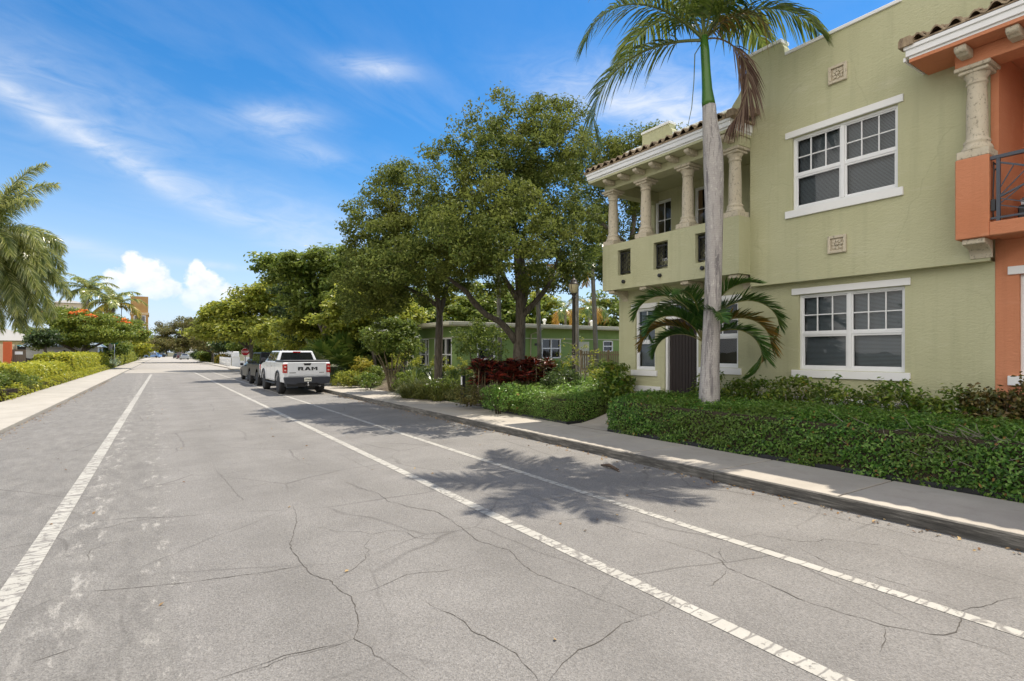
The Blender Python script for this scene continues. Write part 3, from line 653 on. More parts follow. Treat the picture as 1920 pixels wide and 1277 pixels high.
# ================================================================ plants: generators
def norm(a): return a/np.maximum(np.linalg.norm(a, axis=-1, keepdims=True), 1e-9)
def leaves(name, P, N, L, W, mats, parent, mi=None, fold=.16, seed=1, t=None):
    """one small folded leaf per point: P centre, N facing, L length, W width"""
    g = np.random.default_rng(seed); n = len(P); N = norm(N)
    if t is None: t = g.normal(size=(n, 3))
    t = norm(t - (t*N).sum(1, keepdims=True)*N); b = np.cross(N, t)
    L = np.broadcast_to(L, (n,))[:, None]*g.uniform(.55, 1.45, (n, 1)); W = np.broadcast_to(W, (n,))[:, None]*g.uniform(.8, 1.2, (n, 1))
    V = np.empty((n, 4, 3)); f = N*W*fold
    V[:, 0] = P - t*L*.5; V[:, 1] = P + b*W*.5 + f + t*L*.04; V[:, 2] = P + t*L*.5 - f*.6; V[:, 3] = P - b*W*.5 + f + t*L*.04
    F = np.arange(n*4).reshape(n, 4)
    return np_mesh(name, V.reshape(-1, 3), F, mats, parent, mi)
def clump_leaves(C, n, sig, g, flat=.65, up=.7, jit=.75):
    k = len(C); D = g.normal(size=(k, n, 3)); D *= np.clip(1/np.linalg.norm(D, axis=2, keepdims=True), 0, 1.4)*g.uniform(.35, 1.3, (k, n, 1))
    s = np.broadcast_to(np.asarray(sig, float).reshape(-1, 1, 1), (k, 1, 1))*np.array([1, 1, flat])
    P = C[:, None] + D*s; N = D + np.array([0, 0, up]) + g.normal(size=(k, n, 3))*jit
    return P.reshape(-1, 3), N.reshape(-1, 3)
def tree(name, label, cat, base, trunks, crown, leaf, mats, seed=1, group=None, up=.7, flat=.65, twig=.011, bot=-.35, inner=.5, tw=5, flowers=None):
    """trunks: (points, radii) limbs; crown: (x,y,z,rx,ry,rz,clumps) masses; leaf: (per clump, clump size, L, W)"""
    g = np.random.default_rng(seed); rr = random.Random(seed); root = thing(name, label, cat, base, group)
    tb = MB(); nodes_ = []
    for pts, rad in trunks:
        P = [Vector(p) for p in pts]; Q = []; rd = []
        for i in range(len(P)-1):                       # rounder limbs
            p0, p1, p2, p3 = P[max(i-1, 0)], P[i], P[i+1], P[min(i+2, len(P)-1)]
            for k in range(4):
                t = k/4; Q.append(.5*((2*p1) + (p2-p0)*t + (2*p0-5*p1+4*p2-p3)*t*t + (3*p1-p0-3*p2+p3)*t**3)); rd.append(rad[i]+(rad[i+1]-rad[i])*t)
        Q.append(P[-1]); rd.append(rad[-1])
        tb.tube(Q, [r*(1+rr.uniform(-.06, .06)) for r in rd], 9)
        nodes_ += [(q, r) for q, r in zip(Q[len(Q)//3:], rd[len(Q)//3:])]
    C = []
    for (x, y, z, rx, ry, rz, n) in crown:
        k = 0
        while k < n:
            d = np.array([rr.gauss(0, 1) for _ in range(3)]); d /= np.linalg.norm(d)
            if d[2] < bot and rr.random() < .85: continue
            r = inner + (1-inner)*rr.random()**.7; r *= .86 + .3*rr.random()
            C.append((x+d[0]*rx*r, y+d[1]*ry*r, z+d[2]*rz*r)); k += 1
    C = np.array(C)
    top = nodes_[-1][0]; order = sorted(range(len(C)), key=lambda i: min((Vector(C[i])-q).length for q, _ in nodes_[::4]))
    NP = [tuple(q) for q, _ in nodes_]; NR = [r for _, r in nodes_]
    for i in order:
        c = C[i]; A = np.array(NP); dd = np.linalg.norm(A-c, axis=1) + np.where(A[:, 2] > c[2]+.2, .8, 0); j = int(dd.argmin()); a = A[j]
        if dd[j] < .12: continue
        m1 = a + (c-a)*.45 + np.array([rr.gauss(0, .07), rr.gauss(0, .07), .06*dd[j]]); r0 = min(NR[j]*.8, twig*(.7+dd[j]*.9)); r1 = twig*.45
        tb.tube([a, m1, c], [r0, (r0+r1)/2, r1], tw, cap=False)
        NP += [tuple(m1), tuple(c)]; NR += [(r0+r1)/2, r1]
    tb.build('trunk', mats[1], root)
    n, sg, L, W = leaf; sig = sg*g.uniform(.7, 1.35, len(C))
    P, N = clump_leaves(C, n, sig, g, flat, up)
    leaves('crown', P, N, L, W, mats[0], root, seed=seed+3)
    if flowers:
        fm, cnt, fl, zmin = flowers; top_ = [c for c in C if c[2] > zmin]; rr.shuffle(top_); top_ = np.array(top_[:cnt[0]])
        P, N = clump_leaves(top_ + np.array([0, 0, sg*.45]), cnt[1], sg*.5, g, .3, 1.0, .6); leaves('blossom', P, N, fl, fl*.8, fm, root, seed=seed+5)
    return root
def bush(name, label, cat, c, r, ncl, leaf, mats, seed=1, group=None, stems=5, base_w=.12, bot=-.5, inner=.35, up=.6, flat=.8, twig=.008, flowers=None):
    x, y, z = c; rx, ry, rz = r; rr = random.Random(seed); tr = []
    for k in range(stems):
        a = 6.283*k/stems + rr.random(); d = base_w*rr.uniform(.4, 1)
        tr.append(([(x+d*math.cos(a), y+d*math.sin(a), z), (x+d*2*math.cos(a), y+d*2*math.sin(a), z+rz*.6), (x+rx*.5*math.cos(a), y+ry*.5*math.sin(a), z+rz*1.25)], [.016, .013, .008]))
    return tree(name, label, cat, (x, y, z), tr, [(x, y, z+rz*1.05, rx, ry, rz, ncl)], leaf, mats, seed, group, up, flat, twig, bot, inner, 4, flowers)
def hedge(name, label, poly, ztop, z0, dens, L, W, mats, seed=1, cat='hedge', group=None, rough=.05, edging=False, kind=None, coreinset=.12):
    """clipped hedge over a footprint polygon (counter-clockwise); ztop(x, y) is the clipped height"""
    g = np.random.default_rng(seed); P2 = np.array(poly); lo, hi = P2.min(0), P2.max(0); cen = P2.mean(0)
    def inside(q):
        r = np.ones(len(q), bool)
        for a, b in zip(P2, np.roll(P2, -1, 0)): r &= ((b[0]-a[0])*(q[:, 1]-a[1]) - (b[1]-a[1])*(q[:, 0]-a[0])) >= 0
        return r
    def edged(q):
        d = np.full(len(q), 9.)
        for a, b in zip(P2, np.roll(P2, -1, 0)):
            e = np.array([b[0]-a[0], b[1]-a[1]]); l = np.linalg.norm(e); d = np.minimum(d, (e[0]*(q[:, 1]-a[1]) - e[1]*(q[:, 0]-a[0]))/l)
        return d
    zt = lambda q: np.array([ztop(x, y) for x, y in q])
    lump = lambda q: .55*np.sin(q[:, 0]*5.1+1.3*np.sin(q[:, 1]*3.7)+seed)*np.sin(q[:, 1]*4.3+seed*2) + .45*np.sin(q[:, 1]*9.1+q[:, 0]*7)
    PP = []; NN = []
    area = (hi-lo).prod(); q = g.uniform(lo, hi, (int(area*dens), 2)); q = q[inside(q)]
    d = edged(q); z = zt(q) - .16*np.clip(1-d/.2, 0, 1)**2 + lump(q)*rough*.7 + g.normal(0, rough*.55, len(q)) - g.exponential(rough*.5, len(q))
    PP.append(np.c_[q, z]); N = np.c_[np.zeros((len(q), 2)), np.ones(len(q))] + g.normal(0, .55, (len(q), 3)); NN.append(N)
    for a, b in zip(P2, np.roll(P2, -1, 0)):
        e = b-a; l = np.linalg.norm(e); nn = np.array([e[1], -e[0]])/l; h = ztop(*((a+b)/2)) - z0
        k = int(l*h*dens); t = g.uniform(0, 1, k); q = a + e*t[:, None]; top = zt(q); s = g.uniform(0, 1, k)
        z = z0 + (top-z0-.04)*s; bulge = .05*np.sin(np.pi*s) - .1*np.clip((s-.8)/.2, 0, 1)**2
        off = bulge + lump(np.c_[q[:, 0]+q[:, 1], z*2])*rough + g.normal(0, rough*.5, k) - g.exponential(rough*.6, k)
        PP.append(np.c_[q + nn*off[:, None], z]); NN.append(np.c_[np.tile(nn, (k, 1)), np.full(k, .45)] + g.normal(0, .55, (k, 3)))
    P = np.concatenate(PP); N = np.concatenate(NN)
    root = thing(name, label, cat, (cen[0], cen[1], z0), group)
    if kind: root['kind'] = kind
    leaves('foliage', P, N, L, W, mats[0], root, seed=seed+1)
    c = MB(); ins = [tuple(cen + (p-cen)*max(.2, 1-coreinset*1.6/np.linalg.norm(p-cen))) for p in P2]; n = len(ins)
    vs = [(x, y, z0-.1) for x, y in ins] + [(x, y, min(ztop(P2[:, 0].mean(), lo[1]+(hi[1]-lo[1])*t) for t in np.linspace(0, 1, 40))-coreinset) for x, y in ins]
    c.add(vs, [tuple(range(n, 2*n))] + [(i, (i+1) % n, n+(i+1) % n, n+i) for i in range(n)])
    rr = random.Random(seed)
    for k in range(int(30*area)):                       # twigs reaching the surface
        i = rr.randrange(n); t = rr.random(); a, b = P2[i], P2[(i+1) % n]; p = a + (b-a)*t; i0 = cen + (p-cen)*.75; zz = ztop(*p)
        p0 = (i0[0], i0[1], z0 + .2*(zz-z0)); s = rr.uniform(.35, 1.0); p1 = (p[0]+rr.gauss(0, .08), p[1]+rr.gauss(0, .08), z0 + (zz-z0)*s)
        m = tuple((u+w)/2 + rr.gauss(0, .05) for u, w in zip(p0, p1)); c.tube([p0, m, p1], [.007, .005, .003], 4, cap=False)
    c.build('branches', mats[1], root)
    if edging:
        e = MB(); out = [tuple(cen + (p-cen)*(1+.03/np.linalg.norm(p-cen))) for p in P2]
        for (a, b) in zip(out, out[1:] + out[:1]): e.bar((a[0], a[1], z0+.035), (b[0], b[1], z0+.035), .07, .02) if False else e.add([(a[0], a[1], z0-.05), (b[0], b[1], z0-.05), (b[0], b[1], z0+.075), (a[0], a[1], z0+.075)], [(0, 1, 2, 3)])
        e.build('edging', M['black'], root)
    return root
def frond(base, az, e0, length, bend, npairs, ll, lw, droop=.35, vee=.25, plume=False, roll=0., seed=0, tipbend=1.4, stalk=.1, thin=1.0, sidebend=0., fa0=.55):
    """a feather palm leaf: rib and two ranks (or a brush) of narrow leaflets; returns verts, quads, is_leaflet"""
    g = np.random.default_rng(seed); V = []; F = []; K = []
    ns = 22; p = np.array(base, float); pts = [p.copy()]; dirs = []
    for i in range(ns):
        s = (i+.5)/ns; e = e0 - bend*s**tipbend; a = az + sidebend*s; d = np.array([math.cos(e)*math.cos(a), math.cos(e)*math.sin(a), math.sin(e)])
        dirs.append(d); p = p + d*length/ns; pts.append(p.copy())
    dirs.append(dirs[-1]); pts = np.array(pts); dirs = np.array(dirs)
    def at(s):
        x = min(max(s, 0), .9999)*ns; i = int(x); f = x-i; return pts[i]*(1-f)+pts[i+1]*f, dirs[i]
    def frame(d):
        side = np.cross(d, (0, 0, 1)); 
        if np.linalg.norm(side) < .05: side = np.array([-math.sin(az), math.cos(az), 0])
        side /= np.linalg.norm(side); up = np.cross(side, d)
        return side*math.cos(roll)+up*math.sin(roll), up*math.cos(roll)-side*math.sin(roll)
    for i in range(ns+1):                                # rib
        sd, up = frame(dirs[i]); r = (.026*(1-i/ns)**.8 + .004)*thin*length/3
        for k in range(4): w = math.pi/2*k + .78; V.append(pts[i] + (sd*math.cos(w)+up*math.sin(w))*r)
    for i in range(ns):
        for k in range(4): F.append((i*4+k, i*4+(k+1) % 4, (i+1)*4+(k+1) % 4, (i+1)*4+k)); K.append(0)
    for j in range(npairs):
        s = stalk + (1-stalk)*(j+.5)/npairs; prof = max(.22, 1-((s-.48)/.66)**2)*(.88+.24*g.random())
        p, d = at(s); sd, up = frame(d); l = ll*prof; fa = fa0 + .35*s + g.normal(0, .08)
        for sg in (-1, 1):
            if plume: ph = g.uniform(0, 6.283); lat = sd*math.cos(ph)+up*math.sin(ph)
            else: v = vee + g.normal(0, .16); lat = sd*sg*math.cos(v)+up*math.sin(v)
            ld = lat*math.cos(fa)+d*math.sin(fa); ld /= np.linalg.norm(ld); wd = np.cross(ld, np.cross(lat, d)); wd /= max(np.linalg.norm(wd), 1e-6)
            w0 = lw*(.75+.5*g.random()); dr = droop*(.7+.6*g.random()); b0 = len(V)
            for t, ww in ((0, .45), (.35, 1), (.7, .75), (1, .06)):
                q = p + ld*l*t + np.array([0, 0, -dr*l*t*t]); V.append(q+wd*w0*ww*.5); V.append(q-wd*w0*ww*.5)
            for i in range(3): F.append((b0+2*i, b0+2*i+1, b0+2*i+3, b0+2*i+2)); K.append(1)
    return np.array(V), np.array(F), np.array(K)
def put_frond(root, mats, *a, name='frond', **k):
    V, F, K = frond(*a, **k); return np_mesh(name, V, F, mats, root, K)
def blades(name, base, n, h, spread, w, mats, root, seed=1, curl=.8, seg=4, rad=.1):
    """tuft of arching grass or sword leaves"""
    g = np.random.default_rng(seed); V = []; F = []
    for k in range(n):
        a = g.uniform(0, 6.283); r0 = rad*math.sqrt(g.random()); c, s = math.cos(a), math.sin(a); L = h*g.uniform(.6, 1.15); e = g.uniform(1.5-spread, 1.5); p = np.array([base[0]+r0*c, base[1]+r0*s, base[2]]); b0 = len(V)
        for i in range(seg+1):
            t = i/seg; ww = w*(1-t**2)*.5 + .001; V.append(p+np.array([-s, c, 0])*ww); V.append(p-np.array([-s, c, 0])*ww)
            ee = e - curl*t*g.uniform(.8, 1.2); p = p + np.array([math.cos(ee)*c, math.cos(ee)*s, math.sin(ee)])*L/seg
        for i in range(seg): F.append((b0+2*i, b0+2*i+1, b0+2*i+3, b0+2*i+2))
    return np_mesh(name, np.array(V), np.array(F), mats, root)
def fan_plant(name, label, c, n, h, rf, mats, seed=1, group=None, cat='fan palm'):
    g = np.random.default_rng(seed); root = thing(name, label, cat, c, group)
    for k in range(n):
        V = []; F = []
        a = 2.4*k + g.uniform(-.3, .3); e = g.uniform(.35, 1.35); L = h*g.uniform(.7, 1.1); d = np.array([math.cos(e)*math.cos(a), math.cos(e)*math.sin(a), math.sin(e)])
        tip = np.array(c) + d*L; s = np.cross(d, (0, 0, 1)); s /= np.linalg.norm(s); u = np.cross(s, d)
        for q in (-1, 1): V += [np.array(c)+s*.008*q, tip+s*.006*q]
        F.append((0, 1, 3, 2))
        for j in range(17):
            w = -2.0 + 4.0*j/16; bd = d*math.cos(w)+s*math.sin(w)+u*.12; bd /= np.linalg.norm(bd); l = rf*(.78+.3*math.cos(w*.8))*g.uniform(.9, 1.1); wd = np.cross(bd, u); b0 = len(V)
            for t, ww in ((.02, .02), (.5, .055), (1, .004)): p = tip + bd*l*t + np.array([0, 0, -.22*l*t*t]); V += [p+wd*ww*rf/.5, p-wd*ww*rf/.5]
            F += [(b0, b0+1, b0+3, b0+2), (b0+2, b0+3, b0+5, b0+4)]
        np_mesh('frond', np.array(V), np.array(F), mats, root)
    return root
# ---------------------------------------------------------------- foliage and bark materials
LM = {}
LM['oak'] = leafm('oak_leaf', [(.042, .068, .015), (.075, .11, .02), (.12, .155, .03), (.2, .23, .055)], .38, .5, hue=(.16, .17, .03), hscale=.6, spec=.12)
LM['bright'] = leafm('sea_grape_leaf', [(.075, .12, .014), (.14, .19, .02), (.24, .28, .03), (.42, .42, .07)], .5, .4, hue=(.17, .19, .028))
LM['mid'] = leafm('broad_leaf', [(.045, .085, .013), (.08, .135, .018), (.14, .2, .028), (.25, .3, .06)], .45, .4, hue=(.12, .15, .025))
LM['dark'] = leafm('dark_leaf', [(.022, .042, .014), (.036, .062, .018), (.055, .09, .024), (.09, .13, .035)], .35, .35)
LM['olive'] = leafm('olive_leaf', [(.07, .085, .022), (.1, .115, .03), (.15, .155, .04), (.2, .18, .055)], .42, .5, hue=(.12, .085, .03))
LM['hedge'] = leafm('hedge_leaf', [(.03, .092, .011), (.056, .155, .016), (.105, .235, .028), (.22, .36, .075)], .42, .33, hue=(.13, .19, .03), hscale=1.1, spec=.5, dead=(.35, .17, .05))
LM['hedge2'] = leafm('fine_hedge_leaf', [(.04, .105, .013), (.075, .17, .02), (.135, .25, .034), (.25, .38, .085)], .42, .35, hue=(.13, .15, .035), hscale=.9, spec=.45, dead=(.34, .2, .07))
LM['lime'] = leafm('lime_hedge_leaf', [(.09, .15, .013), (.25, .29, .022), (.4, .4, .035), (.55, .5, .06)], .42, .4, hue=(.3, .33, .03), hscale=.6)
LM['ficus'] = leafm('glossy_shrub_leaf', [(.034, .085, .01), (.065, .14, .015), (.115, .205, .022), (.26, .32, .055)], .4, .28, hue=(.1, .12, .02), hscale=1.5, spec=.5, dead=(.36, .26, .05))
LM['bronze'] = leafm('bronze_shrub_leaf', [(.04, .05, .01), (.085, .08, .018), (.13, .075, .022), (.075, .1, .02), (.18, .14, .04)], .3, .35, spec=.45)
LM['red'] = leafm('ti_leaf', [(.035, .008, .008), (.06, .01, .01), (.12, .018, .014), (.32, .05, .03), (.035, .035, .014)], .28, .32, spec=.45)
LM['yellow'] = leafm('yellow_croton_leaf', [(.2, .2, .02), (.36, .31, .03), (.14, .18, .02), (.45, .36, .05)], .35, .4)
LM['palm'] = leafm('palm_leaflet', [(.04, .085, .014), (.07, .125, .02), (.11, .165, .026), (.2, .23, .045)], .3, .3, spec=.5)
LM['foxtail'] = leafm('foxtail_leaflet', [(.07, .11, .02), (.13, .17, .03), (.22, .25, .055), (.48, .48, .18)], .4, .22, spec=.7)
LM['areca'] = leafm('young_palm_leaflet', [(0.021, 0.065, 0.013), (0.034, 0.091, 0.018), (0.052, 0.124, 0.022), (0.091, 0.156, 0.033)], .3, .3, spec=.45)
LM['arecad'] = leafm('ageing_palm_leaflet', [(.07, .085, .018), (.2, .13, .025), (.33, .17, .035), (.05, .08, .02)], .3, .4)
LM['gold'] = leafm('golden_palm_leaflet', [(.16, .17, .025), (.3, .24, .03), (.42, .26, .04), (.1, .13, .022)], .35, .4)
LM['orangeleaf'] = leafm('orange_dry_leaflet', [(.35, .17, .03), (.5, .27, .04), (.26, .1, .02), (.4, .3, .06)], .35, .5)
LM['dead'] = leafm('dead_leaflet', [(.07, .04, .032), (.13, .085, .062), (.22, .16, .12), (.05, .03, .026)], .15, .7, spec=.1)
LM['flame'] = leafm('flame_blossom', [(.6, .17, .02), (.72, .24, .03), (.62, .10, .02)], .3, .6)
LM['whitefl'] = leafm('white_blossom', [(.75, .75, .68), (.82, .82, .78), (.65, .68, .55)], .3, .6)
LM['grass'] = leafm('grass_blade', [(.05, .075, .012), (.085, .11, .018), (.12, .14, .028), (.16, .16, .04)], .3, .5)
BK = {'oak': barkm('oak_bark', (.075, .062, .048), (.19, .165, .135)), 'pale': barkm('pale_bark', (.2, .18, .15), (.36, .33, .28)), 'twig': barkm('twig_bark', (.035, .028, .019), (.09, .075, .052), (20, 20, 20)), 'brown': barkm('brown_stem', (.11, .085, .05), (.22, .18, .11))}
def palmtrunkm():
    m, nt, b, out = nodes('royal_palm_trunk'); T = NT(nt); v = T.coord()
    ring = T.n('ShaderNodeTexWave'); ring.wave_type = 'BANDS'; ring.bands_direction = 'Z'; ring.inputs['Scale'].default_value = 7.5; ring.inputs['Distortion'].default_value = 5.0; ring.inputs['Detail'].default_value = 3; ring.inputs['Detail Scale'].default_value = 2.0; T.l(v, ring.inputs['Vector'])
    c = T.mix(T.noise(T.coord((5, 5, 2)), 1.6, 6, .7), (.27, .25, .24), (.5, .475, .45))
    c = T.mix(T.math('MULTIPLY', T.ramp(ring.outputs['Fac'], [(.0, 1), (.25, 0)]), .22), c, (.2, .18, .17))
    c = T.mix(T.math('MULTIPLY', T.ramp(T.noise(T.coord((9, 9, .8)), 1.5, 5, .7), [(.52, 0), (.62, 1)]), .8), c, (.12, .11, .118))
    lich = T.ramp(T.noise(T.coord((9, 9, 5)), 2.6, 6, .75), [(.56, 0), (.63, 1)])
    c = T.mix(T.math('MULTIPLY', lich, .55), c, (.62, .6, .55)); c = T.mix(T.math('MULTIPLY', T.ramp(T.noise(T.coord((14, 14, 11)), 2.0, 5, .7), [(.66, 0), (.7, 1)]), .8), c, (.06, .05, .05))
    T.l(c, b.inputs['Base Color']); b.inputs['Roughness'].default_value = .85; T.bump(T.math('ADD', T.math('MULTIPLY', ring.outputs['Fac'], .5), T.noise(v, 30, 5, .7)), .35, .01, b); return m
# ---------------------------------------------------------------- royal palm in front of the house
RX, RY = 9.2, 6.92; rp = thing('royal_palm', 'tall royal palm with smooth grey trunk rising out of the front hedge', 'palm tree', (RX, RY, .1))
kx = .01047
def rpt(u, z): return (RX + (u-1330)*kx*CY, RY - (u-1330)*kx*SY, z)
b = MB(); tp = [(1330, .1, .215), (1330, .6, .205), (1330, 1.05, .198), (1331, 1.5, .18), (1333, 2.1, .166), (1336, 2.8, .16), (1338, 3.5, .158), (1339, 4.2, .163), (1339, 4.8, .172), (1338.5, 5.3, .184), (1337.5, 5.68, .187), (1336, 5.95, .178), (1333, 6.2, .158), (1331, 6.45, .138), (1329.5, 6.74, .126)]
b.tube([rpt(u, z) for u, z, r in tp], [r for u, z, r in tp], 28); b.build('trunk', palmtrunkm(), rp)
b = MB(); b.tube([rpt(1329, 6.735), rpt(1328, 6.82), rpt(1326, 7.05), rpt(1324, 7.4), rpt(1322, 7.8), rpt(1320, 8.1)], [.125, .122, .098, .086, .084, .07], 20)
b.build('crownshaft', plain('green_crownshaft', (.055, .15, .018), .3, var=.3, scale=2.5, spec=.5), rp)
cb = rpt(1320, 8.02); pm = [BK['brown'], LM['palm']]
ribm = plain('green_rib', (.11, .14, .035), .45, var=.25); pm = [ribm, LM['palm']]
for i, (az, e0, L, bend, sd, dr) in enumerate(((163, .62, 3.0, 1.9, .0, .7), (128, .18, 3.3, 2.1, .12, .7), (205, 1.25, 2.7, 1.1, 0, .6), (246, 1.1, 2.5, 1.2, 0, .6), (282, .95, 2.3, 1.5, 0, .7), (-38, .75, 2.5, 1.75, 0, .85), (5, .95, 2.9, 1.7, 0, .7), (48, 1.25, 2.7, 1.2, 0, .6), (85, 1.0, 3.1, 1.8, 0, .7), (140, 1.2, 2.9, 1.6, 0, .6), (320, 1.15, 2.9, 1.5, 0, .6), (60, 1.4, 2.6, .7, 0, .5), (225, 1.35, 2.7, 1.0, 0, .5))):
    put_frond(rp, pm, cb, R(az), e0, L, bend, 84, .7, .036, dr, .35, seed=100+i, sidebend=sd, stalk=.14)
put_frond(rp, [BK['brown'], LM['dead']], cb, R(-38), .7, 2.3, 3.0, 100, .5, .02, .9, .1, name='dead_frond', seed=140, tipbend=.55, stalk=.25, roll=.9, fa0=1.0)
put_frond(rp, [BK['brown'], LM['arecad']], cb, R(-60), .85, 1.5, 2.4, 40, .5, .025, .8, .2, name='ageing_frond', seed=141)
sp_ = MB(); sp_.tube([rpt(1315, 7.95), rpt(1303, 7.75), rpt(1301, 7.2), rpt(1297, 6.7), rpt(1290, 6.35)], [.012, .011, .009, .008, .005], 5); sp_.build('hanging_rib', ribm, rp)
# ---------------------------------------------------------------- young palm by the door
YX, YY = 9.6, 7.37
yp = thing('young_palm', 'small arching palm with orange tipped fronds beside the brown front door', 'palm', (YX, YY, .5))
b = MB(); b.tube([(YX, YY, .35), (YX+.02, YY, 1.2), (YX+.02, YY, 1.75), (YX, YY, 2.05)], [.07, .06, .06, .045], 12); b.tube([(YX, YY, 1.7), (YX, YY, 2.2)], [.05, .03], 10); b.build('trunk', barkm('young_palm_bark', (.13, .11, .07), (.3, .26, .18)), yp)
am = [plain('yellow_rib', (.2, .19, .05), .45, var=.3), LM['areca']]; ad = [am[0], LM['arecad']]
for i, (az, e0, L, bend, m, ll, tb) in enumerate(((120, 1.35, 2.35, 2.75, am, .52, 1.7), (105, 1.2, 2.0, 2.9, am, .5, 1.5), (125, .8, 1.75, 2.3, ad, .44, 1.5), (140, .6, 1.35, 2.1, am, .42, 1.4), (150, 1.1, 1.7, 2.4, am, .42, 1.5), (-62, 1.05, 2.35, 3.5, ad, .5, 1.35), (-75, .72, 2.2, 3.4, am, .48, 1.35), (-55, 1.3, 2.5, 3.2, am, .5, 1.5), (235, 1.1, 1.6, 2.0, am, .42, 1.5), (85, 1.3, 1.9, 2.0, am, .45, 1.5), (195, 1.4, 1.9, 1.9, am, .45, 1.5), (-80, 1.45, 2.0, 1.8, am, .46, 1.6))):
    put_frond(yp, m, (YX, YY, 2.1), R(az), e0, L*.93, bend, 84, ll*.9, .034, .12, .5, seed=200+i, stalk=.16, tipbend=tb)
# ---------------------------------------------------------------- clipped hedges by the pavement
hm_ = (LM['hedge'], BK['twig'])
hedge('hedge', 'long glossy green clipped hedge running along the pavement below the royal palm', [(8.53, 9.05), (8.53, -1.2), (9.85, -1.2), (9.85, 9.05)], lambda x, y: .90 + .09*min(1, (x-8.5)/1.2) + .012*math.sin(y*1.7), .13, 2600, .052, .03, hm_, seed=11, rough=.055, edging=True)
hedge('hedge', 'small leaved low hedge with sunlit top across the path from the long hedge', [(8.62, 14.6), (8.5, 10.5), (10.4, 10.55), (11.2, 14.6)], lambda x, y: .74 + .12*min(1, (x-8.5)/1.5) + .02*(y-10.5), .13, 2600, .04, .022, (LM['hedge2'], BK['twig']), seed=12, rough=.04, edging=True)
hedge('hedge', 'second low clipped hedge behind the sunlit hedge in front of the lamp post', [(10.7, 17.3), (10.4, 12.3), (13.4, 12.4), (13.4, 17.3)], lambda x, y: 1.0 + .06*math.sin(y*2), .3, 1300, .055, .03, (LM['hedge2'], BK['twig']), seed=13, rough=.06)
tw = MB(); rr = random.Random(77); hr = [o for o in bpy.data.objects if o.name.startswith('hedge') and 'royal palm' in o.get('label', '')][0]
for k in range(150):
    y = rr.gauss(2.6, .9); z = rr.uniform(.35, .88); x = 8.53 - rr.uniform(-.03, .07); a = rr.uniform(-1.2, 1.2); l = rr.uniform(.08, .3)
    tw.tube([(x+.1, y, z), (x+.01, y+l*.5*math.sin(a), z+l*.4*math.cos(a)), (x-.02, y+l*math.sin(a), z+l*math.cos(a)*.7)], [.006, .004, .002], 4, cap=False)
tag(tw.build('branches', BK['pale'], hr), kind='stuff')
# shrubs along the base of the house
sg = 'shrubs along the foot of the townhouse wall'
for i, (y, h, w, wd) in enumerate(((7.75, .42, .46, 'beneath the left of the trunk'), (6.85, .42, .5, 'just right of the palm trunk'), (6.0, .43, .5, 'two places right of the palm trunk'), (5.15, .42, .5, 'under the left half of the big lower window'), (4.3, .41, .5, 'under the right half of the big lower window'), (3.5, .4, .5, 'under the blank wall right of the window'))):
    bush('shrub', 'glossy green shrub with bare grey stems ' + wd, 'shrub', (10.45, y, .55), (.42, w, h), 46, (30, .13, .085, .042), (LM['ficus'], BK['pale']), seed=30+i, group=sg, stems=6, bot=-.75, base_w=.1)
for i, (y, wd) in enumerate(((2.75, 'at the foot of the terracotta house corner'), (1.95, 'below the terracotta house window'), (1.1, 'at the right end of the wall shrubs'))):
    bush('shrub', 'bronze tinted rounded shrub ' + wd, 'shrub', (10.35, y, .45), (.5, .52, .52), 75, (34, .14, .07, .05), (LM['bronze'], BK['twig']), seed=40+i, group=sg, bot=-.9)
bush('shrub', 'broad leaved bush with yellow new leaves at the left corner of the green townhouse', 'shrub', (10.3, 10.75, .3), (.52, .52, .66), 60, (26, .16, .13, .075), (LM['ficus'], BK['brown']), seed=50, bot=-.8)
# ================================================================ vehicles and street furniture
def text_mesh(name, s, size, mat, parent, loc, rot, ext=.004, bold=0.0, sx=1.0, space=1.0):
    cu = bpy.data.curves.new(name, 'FONT'); cu.body = s; cu.size = size; cu.extrude = ext; cu.offset = bold; cu.align_x = 'CENTER'; cu.align_y = 'CENTER'; cu.space_character = space
    o = bpy.data.objects.new(name + '_src', cu); COL.objects.link(o); dg = bpy.context.evaluated_depsgraph_get()
    me = bpy.data.meshes.new_from_object(o.evaluated_get(dg)); bpy.data.objects.remove(o); bpy.data.curves.remove(cu)
    me.name = name; me.materials.clear(); q = link_mesh(name, me, mat, parent); q.location = loc; q.rotation_euler = rot; q.scale = (sx, 1, 1); return q
FACE_S = (R(90), 0, 0)                                        # lettering that faces -Y
red_l = plain('tail_lamp_red', (.42, .012, .01), .15, var=.35, scale=14, spec=.8); chrome = plain('chrome', (.75, .75, .76), .12, metal=1.0, var=.05)
plastic = plain('black_plastic', (.02, .021, .024), .5, var=.2)
def wheel(root, x, y, r, w, rimm, out):
    b = MB(); b.lathe([(r*.62, -w/2), (r*.9, -w/2), (r*.985, -w*.40), (r, -w*.25), (r, w*.25), (r*.985, w*.40), (r*.9, w/2), (r*.62, w/2)], (x, y, r), 28, axis=0)
    wh = b.build('wheel', M['rubber'], root, local=True)
    q = MB(); s = out; q.lathe([(r*.62, -w*.3), (r*.62, w*.3)], (x, y, r), 24, axis=0)
    q.lathe([(r*.17, 0), (r*.17, .03)], (x + s*w*.36, y, r), 12, axis=0)
    for k in range(6):
        a = k*math.pi/3; c, d = math.cos(a), math.sin(a)
        q.add([(x+s*w*.38, y+c*r*.1-d*.03, r+d*r*.1+c*.03), (x+s*w*.38, y+c*r*.1+d*.03, r+d*r*.1-c*.03), (x+s*w*.42, y+c*r*.62+d*.045, r+d*r*.62-c*.045), (x+s*w*.42, y+c*r*.62-d*.045, r+d*r*.62+c*.045)], [(0, 1, 2, 3)])
    q.build('rim', rimm, wh, local=True); return wh
